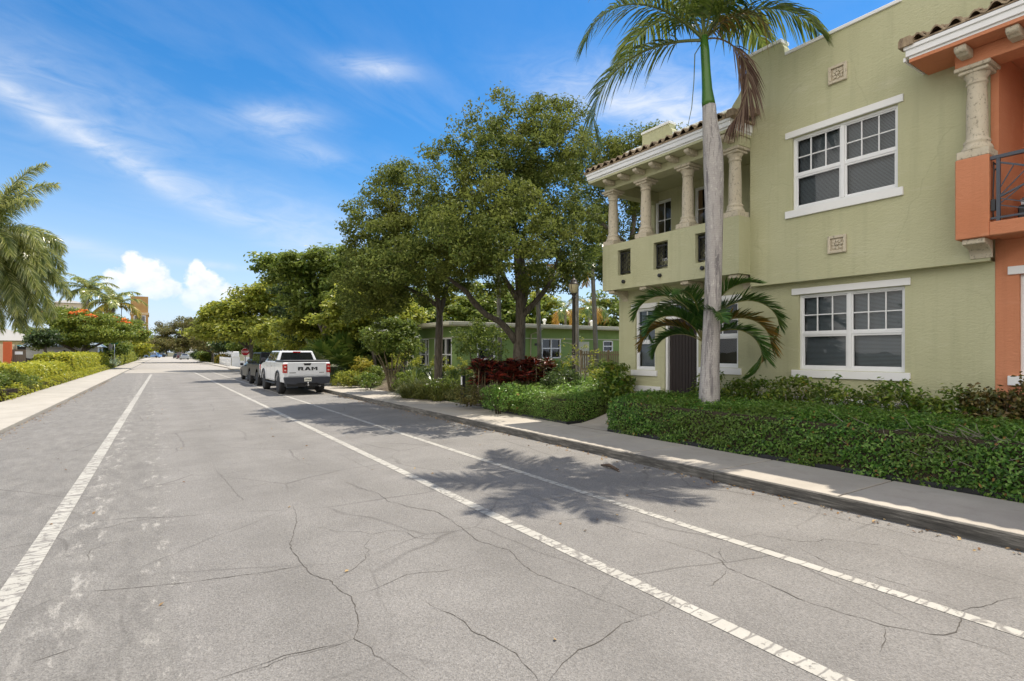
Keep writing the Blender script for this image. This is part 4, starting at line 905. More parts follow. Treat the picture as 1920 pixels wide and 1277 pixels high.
def arch_profile(pts, wheels, zb, ra):
    """lower edge of a body side from rear to front with wheel arches; pts is the upper outline from front to rear"""
    low = []
    for wy in wheels:
        for k in range(0, 11):
            a = math.pi - math.pi*k/10; low.append((wy + ra*math.cos(a), max(zb, .42*1 + ra*math.sin(a)) if False else zb + max(0, ra*math.sin(a))))
    return low
def vehicle(name, label, cat, loc, rz, L, wd, outline, wheels, rw, ww, zb, ra, cab, paint, rim, group=None, sill=None, detail=True, lamps=True, plate=None):
    """outline: upper body line from front to rear (y, z); cab: base y0,y1,z,half-width, roof y0,y1,z,half-width"""
    root = thing(name, label, cat, loc, group, rz); h = wd/2
    low = arch_profile(None, wheels, zb, ra); poly = [(.02, zb)] + low + [(L-.02, zb)] + outline
    b = MB(); b.prism(poly, 0, -h, h); body = b.build('body', paint, root, bevel=.035, seg=2, local=True, fixn=True)
    u = MB(); u.box(-h*.8, .25, zb*.62, h*.8, L-.25, zb+.25); u.build('underbody', plastic, root, local=True)
    a0, a1, az, aw, c0, c1, cz, cw = cab; B = [(-aw, a0, az), (aw, a0, az), (aw, a1, az), (-aw, a1, az)]; Tp = [(-cw, c0, cz), (cw, c0, cz), (cw, c1, cz), (-cw, c1, cz)]
    g = MB(); g.add(B+Tp, [(4, 5, 6, 7), (0, 1, 5, 4), (1, 2, 6, 5), (2, 3, 7, 6), (3, 0, 4, 7)]); cabo = g.build('cab', paint, root, bevel=.05, seg=2, local=True)
    def pane(nm, a, b_, c, d, s0, s1, t0, t1, m=M['dglass']):
        a, b_, c, d = map(Vector, (a, b_, c, d)); n = (b_-a).cross(d-a).normalized()*.006
        P = lambda s, t: (a.lerp(b_, s)).lerp(d.lerp(c, s), t)
        q = MB(); q.quad(P(s0, t0)+n, P(s1, t0)+n, P(s1, t1)+n, P(s0, t1)+n); return q.build(nm, m, cabo, local=True)
    pane('rear_window', B[0], B[1], Tp[1], Tp[0], .07, .93, .12, .86); pane('windscreen', B[2], B[3], Tp[3], Tp[2], .06, .94, .08, .92)
    for s, (p, q, r_, t) in ((1, (B[1], B[2], Tp[2], Tp[1])), (-1, (B[3], B[0], Tp[0], Tp[3]))):
        ks = ((.06, .33), (.355, .63), (.655, .93)) if len(cab) == 8 and cab[1]-cab[0] > 2.6 else ((.08, .48), (.52, .92))
        for k0, k1 in ks: pane('side_window', p, q, r_, t, k0, k1, .1, .88)
    for wy in wheels:
        for s in (-1, 1): wheel(root, s*(h-ww/2-.005), wy, rw, ww, rim, s)
    if detail:
        for s in (-1, 1):
            m = MB(); m.box(s*(aw+.02), a1-.42, az+.02, s*(aw+.22), a1-.3, az+.19); m.build('mirror', plastic, root, bevel=.03, seg=2, local=True)
    return root, body, cabo
# white pickup --------------------------------------------------------------------
white_p = paintm('white_car_paint', (.78, .79, .8)); black_p = paintm('black_car_paint', (.004, .0045, .005), .0, .3, 0, .15); grey_p = paintm('grey_car_paint', (.02, .023, .025), .0, .3, 0, .3); silver_p = paintm('silver_car_paint', (.42, .44, .45), .8, .3, .5); blue_p = paintm('blue_car_paint', (.12, .25, .5), .8, .3); maroon_p = paintm('maroon_car_paint', (.09, .022, .025), .8, .3)
pk, body, cabo = vehicle('pickup_truck', 'white pickup truck with dark rear bumper parked nearest at the kerb', 'pickup truck', (5.9, 25.5, 0), 0, 5.85, 2.0,
    [(5.83, .72), (5.8, 1.18), (5.7, 1.26), (4.95, 1.38), (4.2, 1.44), (.06, 1.44), (.03, 1.40), (.02, .80)], (1.28, 4.93), .41, .29, .56, .47,
    (1.95, 4.95, 1.42, .93, 2.12, 4.15, 1.955, .73), white_p, chrome)
b = MB(); b.box(-.985, .1, 1.443, .985, 1.93, 1.53); b.build('bed_cover', plastic, pk, bevel=.015, local=True)
b = MB(); b.box(-.82, -.022, .84, .82, .045, 1.43); b.box(-.79, -.03, .90, .79, -.0225, 1.30); tg = b.build('tailgate', white_p, pk, bevel=.012, seg=2, local=True)
b = MB(); b.prism([(-.17, 1.405), (.17, 1.405), (.125, 1.305), (-.125, 1.305)], 1, -.04, -.0305); b.build('handle', plastic, tg, bevel=.006, local=True)
b = MB(); y0_, y1_ = -.038, -.0305; zb_, zt_ = 1.085, 1.235
def glyph(polys, x):
    for p in polys: b.prism([(x+q[0], zb_+q[1]*(zt_-zb_)) for q in p], 1, y0_, y1_)
glyph([[(0, 0), (.075, 0), (.075, 1), (0, 1)], [(.0751, .72), (.2, .72), (.22, .8), (.22, .9), (.2, 1), (.0751, 1)], [(.0751, .36), (.22, .36), (.22, .6), (.0751, .6)], [(.16, .601), (.22, .601), (.22, .719), (.16, .719)], [(.12, .359), (.2, .359), (.25, 0), (.165, 0)]], -.4)
glyph([[(0, 0), (.085, 0), (.185, 1), (.09, 1)], [(.186, 1), (.1105, .25), (.1105, .249), (.27, 0), (.185, .0)]][:1] + [[(.1851, 1), (.12, 1), (.19, 0), (.275, 0)], [(.075, .22), (.2, .22), (.2, .42), (.075, .42)]], -.125)
glyph([[(0, 0), (.075, 0), (.075, 1), (0, 1)], [(.185, 0), (.26, 0), (.26, 1), (.185, 1)], [(.0751, 1), (.0751, .62), (.13, .25), (.13, .62)], [(.1849, 1), (.13, .62), (.13, .25), (.1849, .62)]], .175)
b.build('lettering', plastic, tg, local=True, fixn=True)
for x, w in ((-.62, .27), (.62, .21)):
    q = MB(); 
    for k in range(7): q.box(x-w/2+w*k/7, -.036, .972, x-w/2+w*(k+.8)/7, -.0305, 1.0)
    q.build('badge', plastic, tg, local=True)
for s in (-1, 1):
    q = MB(); q.box(s*.835, -.015, .985, s*1.008, .2, 1.36); lamp = q.build('tail_lamp', red_l, pk, bevel=.015, seg=2, local=True)
    q = MB()
    for z in (1.09, 1.25): q.box(s*.88, -.021, z-.03, s*.965, -.0155, z+.03)
    q.build('lens', plain('clear_lens_%d' % (s+1), (.7, .45, .4), .1), lamp, local=True)
    q = MB(); q.lathe([(.45, -.02), (.52, -.02), (.52, .03), (.45, .03)], (s*1.0, 0, 0), 4, axis=0) if False else None
    for wy in (1.28, 4.93):
        pts = [(s*1.005, wy+.5*math.cos(a), .56+.5*math.sin(a)*.98) for a in np.linspace(0, math.pi, 13)]
        fl = MB(); fl.tube(pts, .035, 6); fl.build('wheel_flare', plastic, pk, local=True)
    q = MB()
    for y in (2.55, 3.5): q.box(s*1.0, y, 1.22, s*1.025, y+.2, 1.255)
    q.build('door_handle', chrome, pk, local=True)
    q = MB(); q.box(s*.9, 1.9, .42, s*1.02, 4.3, .47); q.build('side_step', plastic, pk, bevel=.01, local=True)
b = MB(); b.box(-.35, .05, 1.92, .35, .05, 1.92) if False else None
b.box(-.17, 2.07, 1.865, .17, 2.10, 1.925); b.build('brake_light', red_l, pk, local=True)
b = MB(); b.prism([(-.98, .80), (.98, .80), (1.0, .74), (.94, .50), (.5, .47), (.42, .53), (-.42, .53), (-.5, .47), (-.94, .50), (-1.0, .74)], 1, -.13, .1); bp = b.build('bumper', plain('bumper_plastic', (.03, .034, .045), .4, var=.15), pk, bevel=.025, seg=2, local=True)
b = MB(); b.box(-.155, -.142, .60, .155, -.1315, .76); pl = b.build('licence_plate', plain('plate_face', (.72, .71, .62), .4), pk, bevel=.004, local=True)
text_mesh('plate_number', '17NSA', .095, plain('plate_ink', (.03, .05, .04), .5), pl, (0, -.1445, .68), FACE_S, .001, .003, .95)
b = MB(); b.box(-.035, -.2, .40, .035, .1, .46); b.lathe([(.02, 0), (.02, .05), (.035, .07), (.03, .11)], (0, -.17, .46), 10); b.build('tow_hitch', M['steel'], pk, local=True)
b = MB(); b.tube([(.55, .35, .40), (.55, -.02, .38)], .04, 10); b.build('exhaust', chrome, pk, local=True)
b = MB(); b.lathe([(.09, -.8), (.09, .8)], (0, 1.28, .41), 10, axis=0); b.lathe([(.06, -.18), (.18, -.1), (.2, 0), (.18, .1), (.06, .18)], (0.05, 1.28, .41), 14, axis=0); b.build('rear_axle', plastic, pk, local=True)
for sd_ in (-1, 1):
    q = MB(); x = sd_*1.0012
    for y, z0, z1 in ((2.0, .62, 1.42), (3.05, .6, 1.41), (4.12, .6, 1.41)): q.quad((x, y-.008, z0), (x, y+.008, z0), (x, y+.008, z1), (x, y-.008, z1))
    q.quad((x, 2.0, .60), (x, 4.12, .60), (x, 4.12, .612), (x, 2.0, .612)); q.build('panel_gap', plastic, pk, local=True)
# black SUV -----------------------------------------------------------------------
sv, body, cabo = vehicle('suv', 'boxy black off-roader with tall rear window ahead of the white pickup', 'SUV', (6.02, 33.0, 0), 0, 4.5, 1.86,
    [(4.48, .75), (4.45, 1.1), (4.3, 1.18), (3.2, 1.22), (.05, 1.22), (.02, .75)], (.85, 3.55), .39, .26, .5, .45,
    (.08, 3.2, 1.2, .89, .22, 2.75, 1.88, .80), black_p, M['steel'])
b = MB(); b.box(-.84, -.1, .5, .84, .06, .66); b.build('bumper', silver_p, sv, bevel=.03, seg=2, local=True)
b = MB(); b.box(-.72, -.012, .70, .72, .03, 1.17); b.build('tailgate', black_p, sv, bevel=.02, local=True)
for s in (-1, 1):
    q = MB(); q.box(s*.74, -.03, .95, s*.905, .06, 1.2); q.build('tail_lamp', red_l, sv, bevel=.015, local=True)
    q = MB(); q.tube([(s*.9, .03, 1.2), (s*.915, .0, 1.0), (s*.915, -.02, .75), (s*.88, -.06, .62)], .022, 8); q.build('trim', silver_p, sv, local=True)
b = MB(); b.box(-.5, -.03, 1.12, .5, -.013, 1.18); b.build('light_bar', red_l, sv, local=True)
b = MB(); b.box(-.16, -.02, .78, .16, -.0125, .9); b.build('licence_plate', plain('plate_face_b', (.68, .68, .64), .4), sv, local=True)
# dark sedan ----------------------------------------------------------------------
sd, body, cabo = vehicle('sedan', 'dark grey saloon car parked ahead of the black off-roader', 'car', (6.32, 38.7, 0), 0, 4.7, 1.8,
    [(4.68, .5), (4.64, .68), (4.4, .78), (3.5, .93), (2.0, .97), (.5, 1.0), (.05, .98), (.0, .8), (.03, .5)], (.95, 3.7), .33, .22, .3, .38,
    (.55, 3.5, .96, .84, 1.25, 2.75, 1.43, .6), grey_p, chrome)
for s in (-1, 1):
    q = MB(); q.box(s*.55, -.02, .74, s*.9, .1, .92); q.build('tail_lamp', red_l, sd, bevel=.015, local=True)
b = MB(); b.box(-.86, -.05, .32, .86, .08, .6); b.build('bumper', grey_p, sd, bevel=.03, seg=2, local=True)
# cars further down -----------------------------------------------------------------
fg = 'cars parked far down the street'
def far_car(label, x, y, paint, L=4.5, h=1.45, pick=False, rz=0.0):
    ol = [(L-.02, .5), (L-.05, .7), (L-1.0, .9), (.5, .98), (.05, .95), (.03, .5)]
    cb = (.5, L-1.2, .96, .82, 1.1, L-1.9, h, .62) if not pick else (1.9, L-1.1, .96, .82, 2.1, L-1.9, h, .66)
    r, _, _ = vehicle('parked_car' if not pick else 'pickup_truck', label, 'car' if not pick else 'pickup truck', (x, y, 0), rz, L, 1.8, ol, (.9, L-.95), .33, .22, .3, .38, cb, paint, M['steel'], fg, detail=False)
    return r
far_car('pale silver car, nearest of the cars far down the street', 7.7, 160, silver_p, rz=R(2))
far_car('maroon pickup parked beyond the pale silver car', 7.35, 174, maroon_p, 5.4, 1.8, True)
far_car('dark car far down the street left of the maroon pickup', 7.1, 190, grey_p)
far_car('grey car crossing at the far end of the street', 5.6, 240, grey_p, rz=R(75))
far_car('bright blue car at the far end of the street by the left kerb', 3.4, 215, blue_p, 5.0, 1.6, rz=R(60))
# stop sign -----------------------------------------------------------------------
ss = thing('stop_sign', 'red octagonal stop sign on a dark post at the street corner', 'sign', (8.85, 66.4, .1))
b = MB(); b.tube([(8.85, 66.45, 0), (8.85, 66.45, 2.35)], .04, 8); b.build('post', M['bronze'], ss)
oct_ = lambda r: [(8.85+r*math.cos(R(22.5+45*k)), 1.9+r*math.sin(R(22.5+45*k))) for k in range(8)]
b = MB(); b.prism(oct_(.44), 1, 66.37, 66.385); b.build('border', M['white'], ss, fixn=True)
b = MB(); b.prism(oct_(.405), 1, 66.362, 66.3695); b.build('face', plain('sign_red', (.45, .015, .02), .4, var=.1), ss, fixn=True)
text_mesh('lettering', 'STOP', .30, M['white'], ss, Vector((8.85, 66.358, 1.9)) - ss.location, FACE_S, .002, .006, .92)
# street lamp ---------------------------------------------------------------------
def street_lamp(x, y, z, h, label, sc=1.0):
    r = thing('street_lamp', label, 'street lamp', (x, y, z)); b = MB()
    b.lathe([(.16, 0), (.16, .08), (.12, .12), (.11, .4), (.085, .46), (.075, .5), (.06, .55), (.052, h-.62), (.07, h-.6), (.07, h-.56), (.05, h-.53), (.085, h-.47), (.10, h-.44)], (x, y, z), 16)
    b.build('post', M['bronze'], r)
    q = MB(); q.lathe([(.085, h-.44), (.115, h-.40), (.175, h-.17), (.172, h-.155)], (x, y, z), 20); q.build('globe', plain('lamp_glass', (.62, .55, .36), .25, var=.1), r)
    q = MB(); q.lathe([(.185, h-.154), (.185, h-.135), (.12, h-.11), (.105, h-.04), (.1, h-.03), (.075, h+.01), (.03, h+.04), (.02, h+.09), (.03, h+.11), (.008, h+.16)], (x, y, z), 18); q.build('cap', M['bronze'], r)
    for k in range(4):
        a = k*math.pi/2+.4; q = MB(); q.bar((x+.1*math.cos(a), y+.1*math.sin(a), z+h-.43), (x+.186*math.cos(a), y+.186*math.sin(a), z+h-.15), .014); q.build('cage_bar', M['bronze'], r)
    return r
street_lamp(11.4, 13.7, .4, 3.82, 'black street lamp with tapered amber globe in front of the green bungalow')
street_lamp(-3.9, 118, 0, 10.2, 'tall dark lamp post in front of the far tan tower')
# path light in the planting --------------------------------------------------------
pt = thing('path_light', 'short black bollard light with a pale panel among the low shrubs', 'bollard', (8.95, 16.6, .2))
b = MB(); b.box(8.89, 16.54, .2, 9.01, 16.66, 1.1); b.build('post', M['black'], pt, bevel=.006); b = MB(); b.box(8.882, 16.555, .78, 8.8895, 16.645, 1.06); b.build('panel', M['white'], pt)
# ================================================================ green bungalow, fence, far houses
bgm = stucco('bungalow_green', (.20, .30, .10), (.24, .34, .12), (.3, .38, .18)); bgm2 = plain('bungalow_trim', (.52, .50, .38), .6, var=.08)
bx, by, bx1, by1, bz = 14.0, 26.7, 27.5, 32.5, .45
bh = thing('bungalow', 'low flat roofed green bungalow behind the street oaks', 'bungalow', (bx, by, bz))
b = MB(); MB
WY = [(15.3, 16.4, 1.5, 2.66), (19.75, 21.15, 1.55, 2.68), (24.7, 25.5, 1.95, 2.6), (26.4, 27.2, 1.95, 2.6)]
WX = [(27.3, 29.4, 1.1, 2.66), (30.3, 31.5, 1.1, 2.66)]
def wall_y(b, Y, x0, x1, z0, z1, holes, depth):
    t = MB(); wall_x(t, 0, -x1, -x0, z0, z1, [(-h[1], -h[0], h[2], h[3]) for h in holes], depth)
    b.add([(-p[1], Y+p[0], p[2]) for p in t.v], t.f)
wall_y(b, by, bx, bx1, bz-.5, 3.3, WY, .1); wall_x(b, bx, by, by1, bz-.5, 3.3, WX, .1); b.quad((bx, by1, 0), (bx, by1, 3.3), (bx1, by1, 3.3), (bx1, by1, 0)); b.quad((bx1, by, 0), (bx1, by1, 0), (bx1, by1, 3.3), (bx1, by, 3.3))
b.build('wall', bgm, bh)
b = MB(); b.box(bx-.85, by-.75, 3.30, bx1+.6, by1+.8, 3.35); b.box(bx-.87, by-.77, 3.352, bx1+.62, by1+.82, 3.52); rf = b.build('roof', bgm2, bh, bevel=.01)
for x, y, h in ((20.6, 27.6, .3), (23.0, 27.4, .22), (24.4, 27.5, .32)): MB().lathe([(.07, 0), (.07, h), (.13, h+.02), (.13, h+.12), (.05, h+.16)], (x, y, 3.51), 12).build('vent', M['white'], rf)
b = MB(); b.box(bx-.03, by-.03, 2.68, bx1, by+.01, 2.73); b.box(bx-.03, by+.011, 2.68, bx+.01, by1, 2.73); b.build('string_course', bgm2, bh)
for (a, c, d, e), n in zip(WY, (1, 2, 1, 1)):
    f = MB(); y = by + .03
    for x in [a + (c-a)*k/n for k in range(n+1)]: f.box(x-.035, y-.05, d, x+.035, y+.04, e)
    for z in (d, (d+e)/2, e): f.box(a+.036, y-.045, z-.035, c-.036, y+.035, z+.035) if n == 1 else [f.box(a+(c-a)*k/n+.036, y-.045, z-.035, a+(c-a)*(k+1)/n-.036, y+.035, z+.035) for k in range(n)]
    w = f.build('window', M['frame'], bh); MB().quad((a, by+.07, d), (c, by+.07, d), (c, by+.07, e), (a, by+.07, e)).build('pane', M['dglass'], w)
for (a, c, d, e) in WX:
    f = MB(); x = bx + .03
    for y in (a, a+(c-a)*.36, c): f.box(x-.06, y-.035, d, x+.04, y+.035, e)
    for z in (d, d+(e-d)*.42, e): f.box(x-.055, a+.036, z-.035, x+.035, a+(c-a)*.36-.036, z+.035); f.box(x-.055, a+(c-a)*.36+.036, z-.035, x+.035, c-.036, z+.035)
    w = f.build('window', M['frame'], bh); MB().quad((bx+.07, c, d), (bx+.07, a, d), (bx+.07, a, e), (bx+.07, c, e)).build('pane', M['dglass'], w)
MB().box(22.55, by-.06, .7, 23.45, by+.02, 2.55).build('door', plain('pale_door', (.5, .5, .38), .5), bh, bevel=.01)
MB().box(19.2, by-.05, 2.28, 19.62, by-.005, 2.42).build('house_number', M['bronze'], bh)
b = MB(); b.tube([(19.3, by-.72, 3.28), (19.2, by-.5, 3.1), (18.9, by-.06, 2.95), (18.85, by-.06, .5)], .035, 8); b.build('downpipe', bgm2, bh)
wf = plain('fence_wood', (.22, .16, .08), .85, var=.3, scale=8); wf2 = plain('grey_fence_wood', (.16, .12, .085), .9, var=.3, scale=8)
def fence(name, label, p, q, h, z0, mat, step=.15, gap=.03, posts=2.2, rail=True, cat='fence', top=False):
    r = thing(name, label, cat, (p[0], p[1], z0)); p, q = Vector((*p, 0)), Vector((*q, 0)); d = (q-p); L = d.length; d /= L; nrm = Vector((-d.y, d.x, 0)); ang = math.atan2(d.y, d.x); b = MB(); rr = random.Random(int(L*10))
    t = 0
    while t < L-step:
        o = p + d*t; Mx = Matrix.Translation((o.x, o.y, z0)) @ Matrix.Rotation(ang, 4, 'Z'); b.box(0, -.01, .06, step-gap, .012, h + rr.uniform(-.015, .015), 0, Mx); t += step
    b.build('boards', mat, r)
    k = int(L/posts)+1
    for i in range(k+1):
        o = p + d*(L*i/k) + nrm*.06; MB().box(o.x-.045, o.y-.045, z0-.1, o.x+.045, o.y+.045, z0+h+.06).build('post', mat, r)
    for z in (.3, h-.25): 
        m = MB(); Mx = Matrix.Translation((p.x, p.y, z0)) @ Matrix.Rotation(ang, 4, 'Z'); m.box(0, .013, z, L, .05, z+.09, 0, Mx); m.build('rail', mat, r)
    return r
fence('picket_fence', 'weathered brown picket fence between the bungalow and the townhouse', (20.2, 23.6), (26.5, 23.6), 1.35, .6, wf, .17, .07)
# ================================================================ trees and the planting along the street
T_ = lambda u, d: ((u-CAM_U)*CY*d/CAM_F, (d-(u-CAM_U)*CY*d/CAM_F*SY)/CY)      # ground plan: bearing and distance
Zv = lambda v, d: EYE + (CAM_V-v)*d/CAM_F
def E_(u, v, d, ru, rv, rd, n):                       # crown mass seen at a bearing, height and distance, with its real radii
    x, y = T_(u, d); return (x, y, Zv(v, d), ru, rd, rv, n)
def limb(*pts):                                        # (u, v, d) way points
    return [(*T_(u, d), Zv(v, d)) for u, v, d in pts]
oakm = (LM['oak'], BK['oak'])
x0, y0 = T_(972, 19.6)
tree('oak_tree', 'big spreading oak with forked trunk between the red plants and the green bungalow', 'tree', (x0, y0, .4),
  [(limb((972, 735, 19.6), (972, 690, 19.6), (974, 640, 19.6), (976, 580, 19.5), (972, 520, 19.4), (966, 440, 19.2), (960, 350, 19)), [.3, .235, .215, .17, .13, .09, .04]),
   (limb((968, 640, 19.6), (940, 606, 19.4), (912, 590, 19.2), (888, 566, 19.0), (872, 545, 18.8), (840, 520, 18.4), (800, 470, 18)), [.15, .115, .105, .1, .085, .06, .025]),
   (limb((975, 585, 19.5), (985, 540, 19.7), (978, 480, 19.9), (985, 420, 20)), [.15, .13, .1, .04]),
   (limb((980, 590, 19.5), (1005, 565, 19.6), (1030, 530, 19.8), (1050, 470, 20)), [.13, .1, .08, .03]),
   (limb((970, 560, 19.4), (945, 520, 19.3), (920, 470, 19)), [.12, .08, .03])],
  [E_(965, 285, 19, 2.0, 1.8, 2.2, 92), E_(905, 340, 18.5, 1.9, 1.7, 2.2, 82), E_(1030, 330, 20, 1.6, 1.9, 2.0, 78), E_(1060, 430, 20.5, 1.1, 1.5, 1.7, 46), E_(880, 440, 18, 1.6, 1.4, 2.2, 66), E_(970, 420, 18.5, 2.2, 1.4, 2.2, 80), E_(820, 475, 17.5, 1.4, .9, 1.8, 42), E_(950, 510, 18, 1.5, .7, 1.8, 26), E_(1045, 510, 20, 1.0, .8, 1.4, 18), E_(1000, 230, 19.5, 1.3, .9, 1.5, 26), E_(1065, 225, 20, .5, .7, .7, 9), E_(950, 430, 15.6, 1.7, 1.2, 1.8, 44), E_(880, 465, 15.8, 1.5, 1.0, 1.7, 36)],
  (118, .32, .115, .06), oakm, seed=61, bot=-.9, inner=.4)
x0, y0 = T_(822, 21.5)
tree('oak_tree', 'slimmer straight oak standing left of the red plants near the kerb', 'tree', (x0, y0, .3),
  [(limb((822, 735, 21.5), (822, 690, 21.5), (823, 640, 21.5), (824, 585, 21.4), (818, 550, 21.2), (806, 500, 21), (790, 420, 20.6)), [.2, .16, .15, .125, .09, .065, .025]),
   (limb((824, 590, 21.4), (832, 560, 21.4), (838, 530, 21.4), (845, 480, 21.2)), [.12, .1, .09, .04]),
   (limb((821, 575, 21.4), (805, 562, 21.2), (785, 552, 20.8), (750, 530, 20), (715, 490, 19.5)), [.09, .08, .07, .05, .02])],
  [E_(765, 390, 20.5, 1.6, 1.6, 2.0, 68), E_(720, 440, 19.5, 1.4, 1.7, 2.0, 68), E_(800, 450, 20.5, 1.7, 1.6, 2.2, 70), E_(700, 530, 19, 1.3, 1.0, 1.8, 46), E_(760, 530, 20, 1.6, 1.0, 2.2, 52), E_(840, 520, 21, 1.3, .9, 1.8, 30), E_(745, 335, 20.5, .9, .7, 1.2, 18), E_(690, 470, 18.5, .7, 1.0, 1.2, 24), E_(690, 575, 20, 1.2, .7, 1.6, 22), E_(730, 500, 17.2, 1.2, .9, 1.6, 28)],
  (118, .32, .115, .06), oakm, seed=62, bot=-.9, inner=.4)
x0, y0 = T_(1190, 27)
tree('oak_tree', 'oak seen behind the corner balcony of the townhouse', 'tree', (x0, y0, .5),
  [(limb((1195, 720, 27), (1190, 600, 27), (1180, 480, 26.8), (1140, 430, 26.4), (1095, 395, 26)), [.3, .24, .2, .12, .05]), (limb((1185, 520, 27), (1150, 470, 26.5), (1100, 445, 26), (1070, 420, 26)), [.14, .1, .07, .03]), (limb((1182, 480, 26.8), (1190, 400, 27), (1200, 320, 27)), [.16, .1, .04])],
  [E_(1120, 310, 26.5, 1.9, 1.7, 2.2, 62), E_(1175, 330, 27, 1.9, 1.9, 2.2, 66), E_(1110, 420, 26.5, 1.5, 1.6, 2.2, 40), E_(1180, 440, 27.5, 1.7, 1.8, 2.2, 50), E_(1225, 300, 27, 1.3, 1.5, 1.8, 34), E_(1250, 400, 27.5, 1.6, 2.0, 1.8, 34), E_(1235, 255, 27, .7, .6, 1, 10), E_(1105, 500, 26, 1.3, .9, 1.8, 22)],
  (130, .5, .14, .075), oakm, seed=63, bot=-.9, inner=.4)
# street trees further along on the right
def strtree(label, u, d, spec, mats, leaf, seed, tr=.28, name='street_tree', **k):
    x, y = T_(u, d); zb = Zv(spec[0][1], d)
    cz = max(2.2, min(s[1] and Zv(s[1], d) for s in spec)-1.5)
    trunks = [([(x, y, -.1), (x+.1, y, cz*.5), (x, y, cz), (x+.2, y, cz+2)], [tr, tr*.8, tr*.65, tr*.25])]
    for s in spec[:5]:
        cx, cy_ = T_(s[0], d + s[5]); trunks.append(([(x, y, cz*.8), ((x+cx)/2, (y+cy_)/2, (cz+Zv(s[1], d))/2), (cx, cy_, Zv(s[1], d+s[5]))], [tr*.45, tr*.28, tr*.08]))
    return tree(name, label, 'tree', (x, y, 0), trunks, [E_(s[0], s[1], d+s[5], s[2], s[3], s[4], s[6]) for s in spec], leaf, mats, seed=seed, bot=-.8, up=1.3, flat=.45, **k)
brm = (LM['bright'], BK['oak']); mdm = (LM['mid'], BK['oak']); dkm = (LM['dark'], BK['oak']); olm = (LM['olive'], BK['oak'])
strtree('tall tree with layered crown reaching left over the parked pickup', 610, 38, [(535, 505, 2.0, 1.0, 2.4, 0, 46), (590, 505, 2.4, 1.3, 2.6, 1, 60), (650, 500, 2.2, 1.6, 2.4, 0, 56), (600, 560, 2.4, 1.5, 2.6, 0, 56), (660, 570, 2.0, 1.6, 2.4, -1, 46), (700, 520, 2.2, 2.0, 2.4, 2, 46)], mdm, (80, .62, .3, .17), 64)
strtree('dark dense tree standing behind the black off-roader', 565, 43, [(560, 570, 1.9, 2.0, 2.0, 0, 56), (575, 610, 1.6, 1.2, 1.8, -1, 34), (560, 530, 1.6, 1.2, 1.6, 0, 30)], dkm, (95, .6, .2, .11), 65)
strtree('bright green spreading tree over the stop sign corner', 470, 57, [(430, 600, 3.0, 1.9, 3.2, 0, 62), (480, 575, 3.0, 2.0, 3.2, 0, 62), (510, 560, 2.4, 2.0, 2.6, -1, 46), (415, 622, 2.6, 1.0, 3.0, -1, 40), (470, 620, 3.2, 1.1, 3.2, -2, 46), (520, 612, 2.4, 1.3, 2.6, -2, 34)], brm, (75, .85, .4, .24), 66)
strtree('olive green street tree arching over the far roadway', 398, 100, [(332, 630, 3.6, 2.6, 4.0, 0, 62), (372, 625, 3.6, 2.8, 4.0, 0, 60), (322, 645, 2.8, 1.4, 3.6, -3, 34), (395, 640, 3.0, 2.0, 3.4, -4, 36), (345, 607, 2.4, 1.2, 2.4, 0, 18), (350, 645, 3.4, 1.2, 3.0, 0, 34)], olm, (80, .95, .36, .18), 67)
strtree('dark tree closing the view at the far end of the street', 312, 238, [(303, 646, 5.5, 4.0, 6, 0, 40), (325, 647, 6, 3.8, 6, 0, 40), (289, 651, 4.5, 2.6, 5, 0, 26)], dkm, (80, 1.5, .6, .34), 68, tr=.4)
strtree('second dark tree closing the view behind the parked cars', 345, 262, [(340, 648, 5.5, 3.0, 5, 0, 40), (370, 645, 5.5, 3.2, 5, 0, 40), (400, 650, 5, 2.6, 5, 0, 30)], dkm, (80, 1.6, .62, .34), 69, tr=.4)
# a screen of sea grapes and shrubs behind the bungalow
bg = 'bright leafy trees behind the bungalow'
for i, (u, d, v, ru, rv, lab) in enumerate(((660, 44, 575, 2.6, 2.0, 'above the fan palms'), (735, 42, 560, 2.4, 2.4, 'left of the bungalow roof'), (860, 46, 575, 3.0, 2.6, 'between the two front oaks'), (930, 44, 575, 2.6, 2.2, 'left of the forked oak trunk'), (1010, 46, 590, 2.6, 1.8, 'right of the forked oak trunk'), (1150, 48, 585, 2.8, 2.0, 'at the right behind the street lamp'))):
    strtree('sunlit broad leaved tree ' + lab, u, d, [(u, v, ru, rv, 2.2, 0, 46), (u-45, v+28, ru*.8, rv*.8, 2, -1, 32), (u+42, v+22, ru*.8, rv*.8, 2, 0, 32), (u, v+48, ru, rv*.7, 2, -1, 26)], brm if i % 2 == 0 else mdm, (70, .62, .34, .21), 70+i, group=bg, tr=.2, name='leafy_tree')
# slim palms between the oaks
def slim_palm(u, d, vtop, label, seed, lean=0, gold=False, r=.1):
    x, y = T_(u, d); x1, y1 = T_(u+lean, d); zt = Zv(vtop, d); z0 = .4
    t = thing('slim_palm', label, 'palm tree', (x, y, z0), 'slim palms between the oaks'); b = MB(); b.tube([(x, y, z0), (x+(x1-x)*.3, y+(y1-y)*.3, z0+(zt-z0)*.4), (x1, y1, zt)], [r*1.2, r, r*.85], 12); b.build('trunk', BK['pale'], t)
    for k in range(11):
        m = [ribm, LM['gold'] if (gold and k % 3 == 0) else LM['palm']]
        if gold and k in (2, 5, 9): m = [BK['brown'], LM['orangeleaf']]
        put_frond(t, m, (x1, y1, zt), 2.4*k+seed, (1.2 if k < 5 else .45) if m[1] != LM['orangeleaf'] else .3, 2.1, 2.0 if m[1] != LM['orangeleaf'] else 2.6, 30, .5, .045, .5, .3, seed=300+seed*20+k)
slim_palm(1119, 23.5, 505, 'slim ringed palm nearest the townhouse corner', 1, -8)
slim_palm(1013, 25, 500, 'slim palm just right of the forked oak', 2, -6, True)
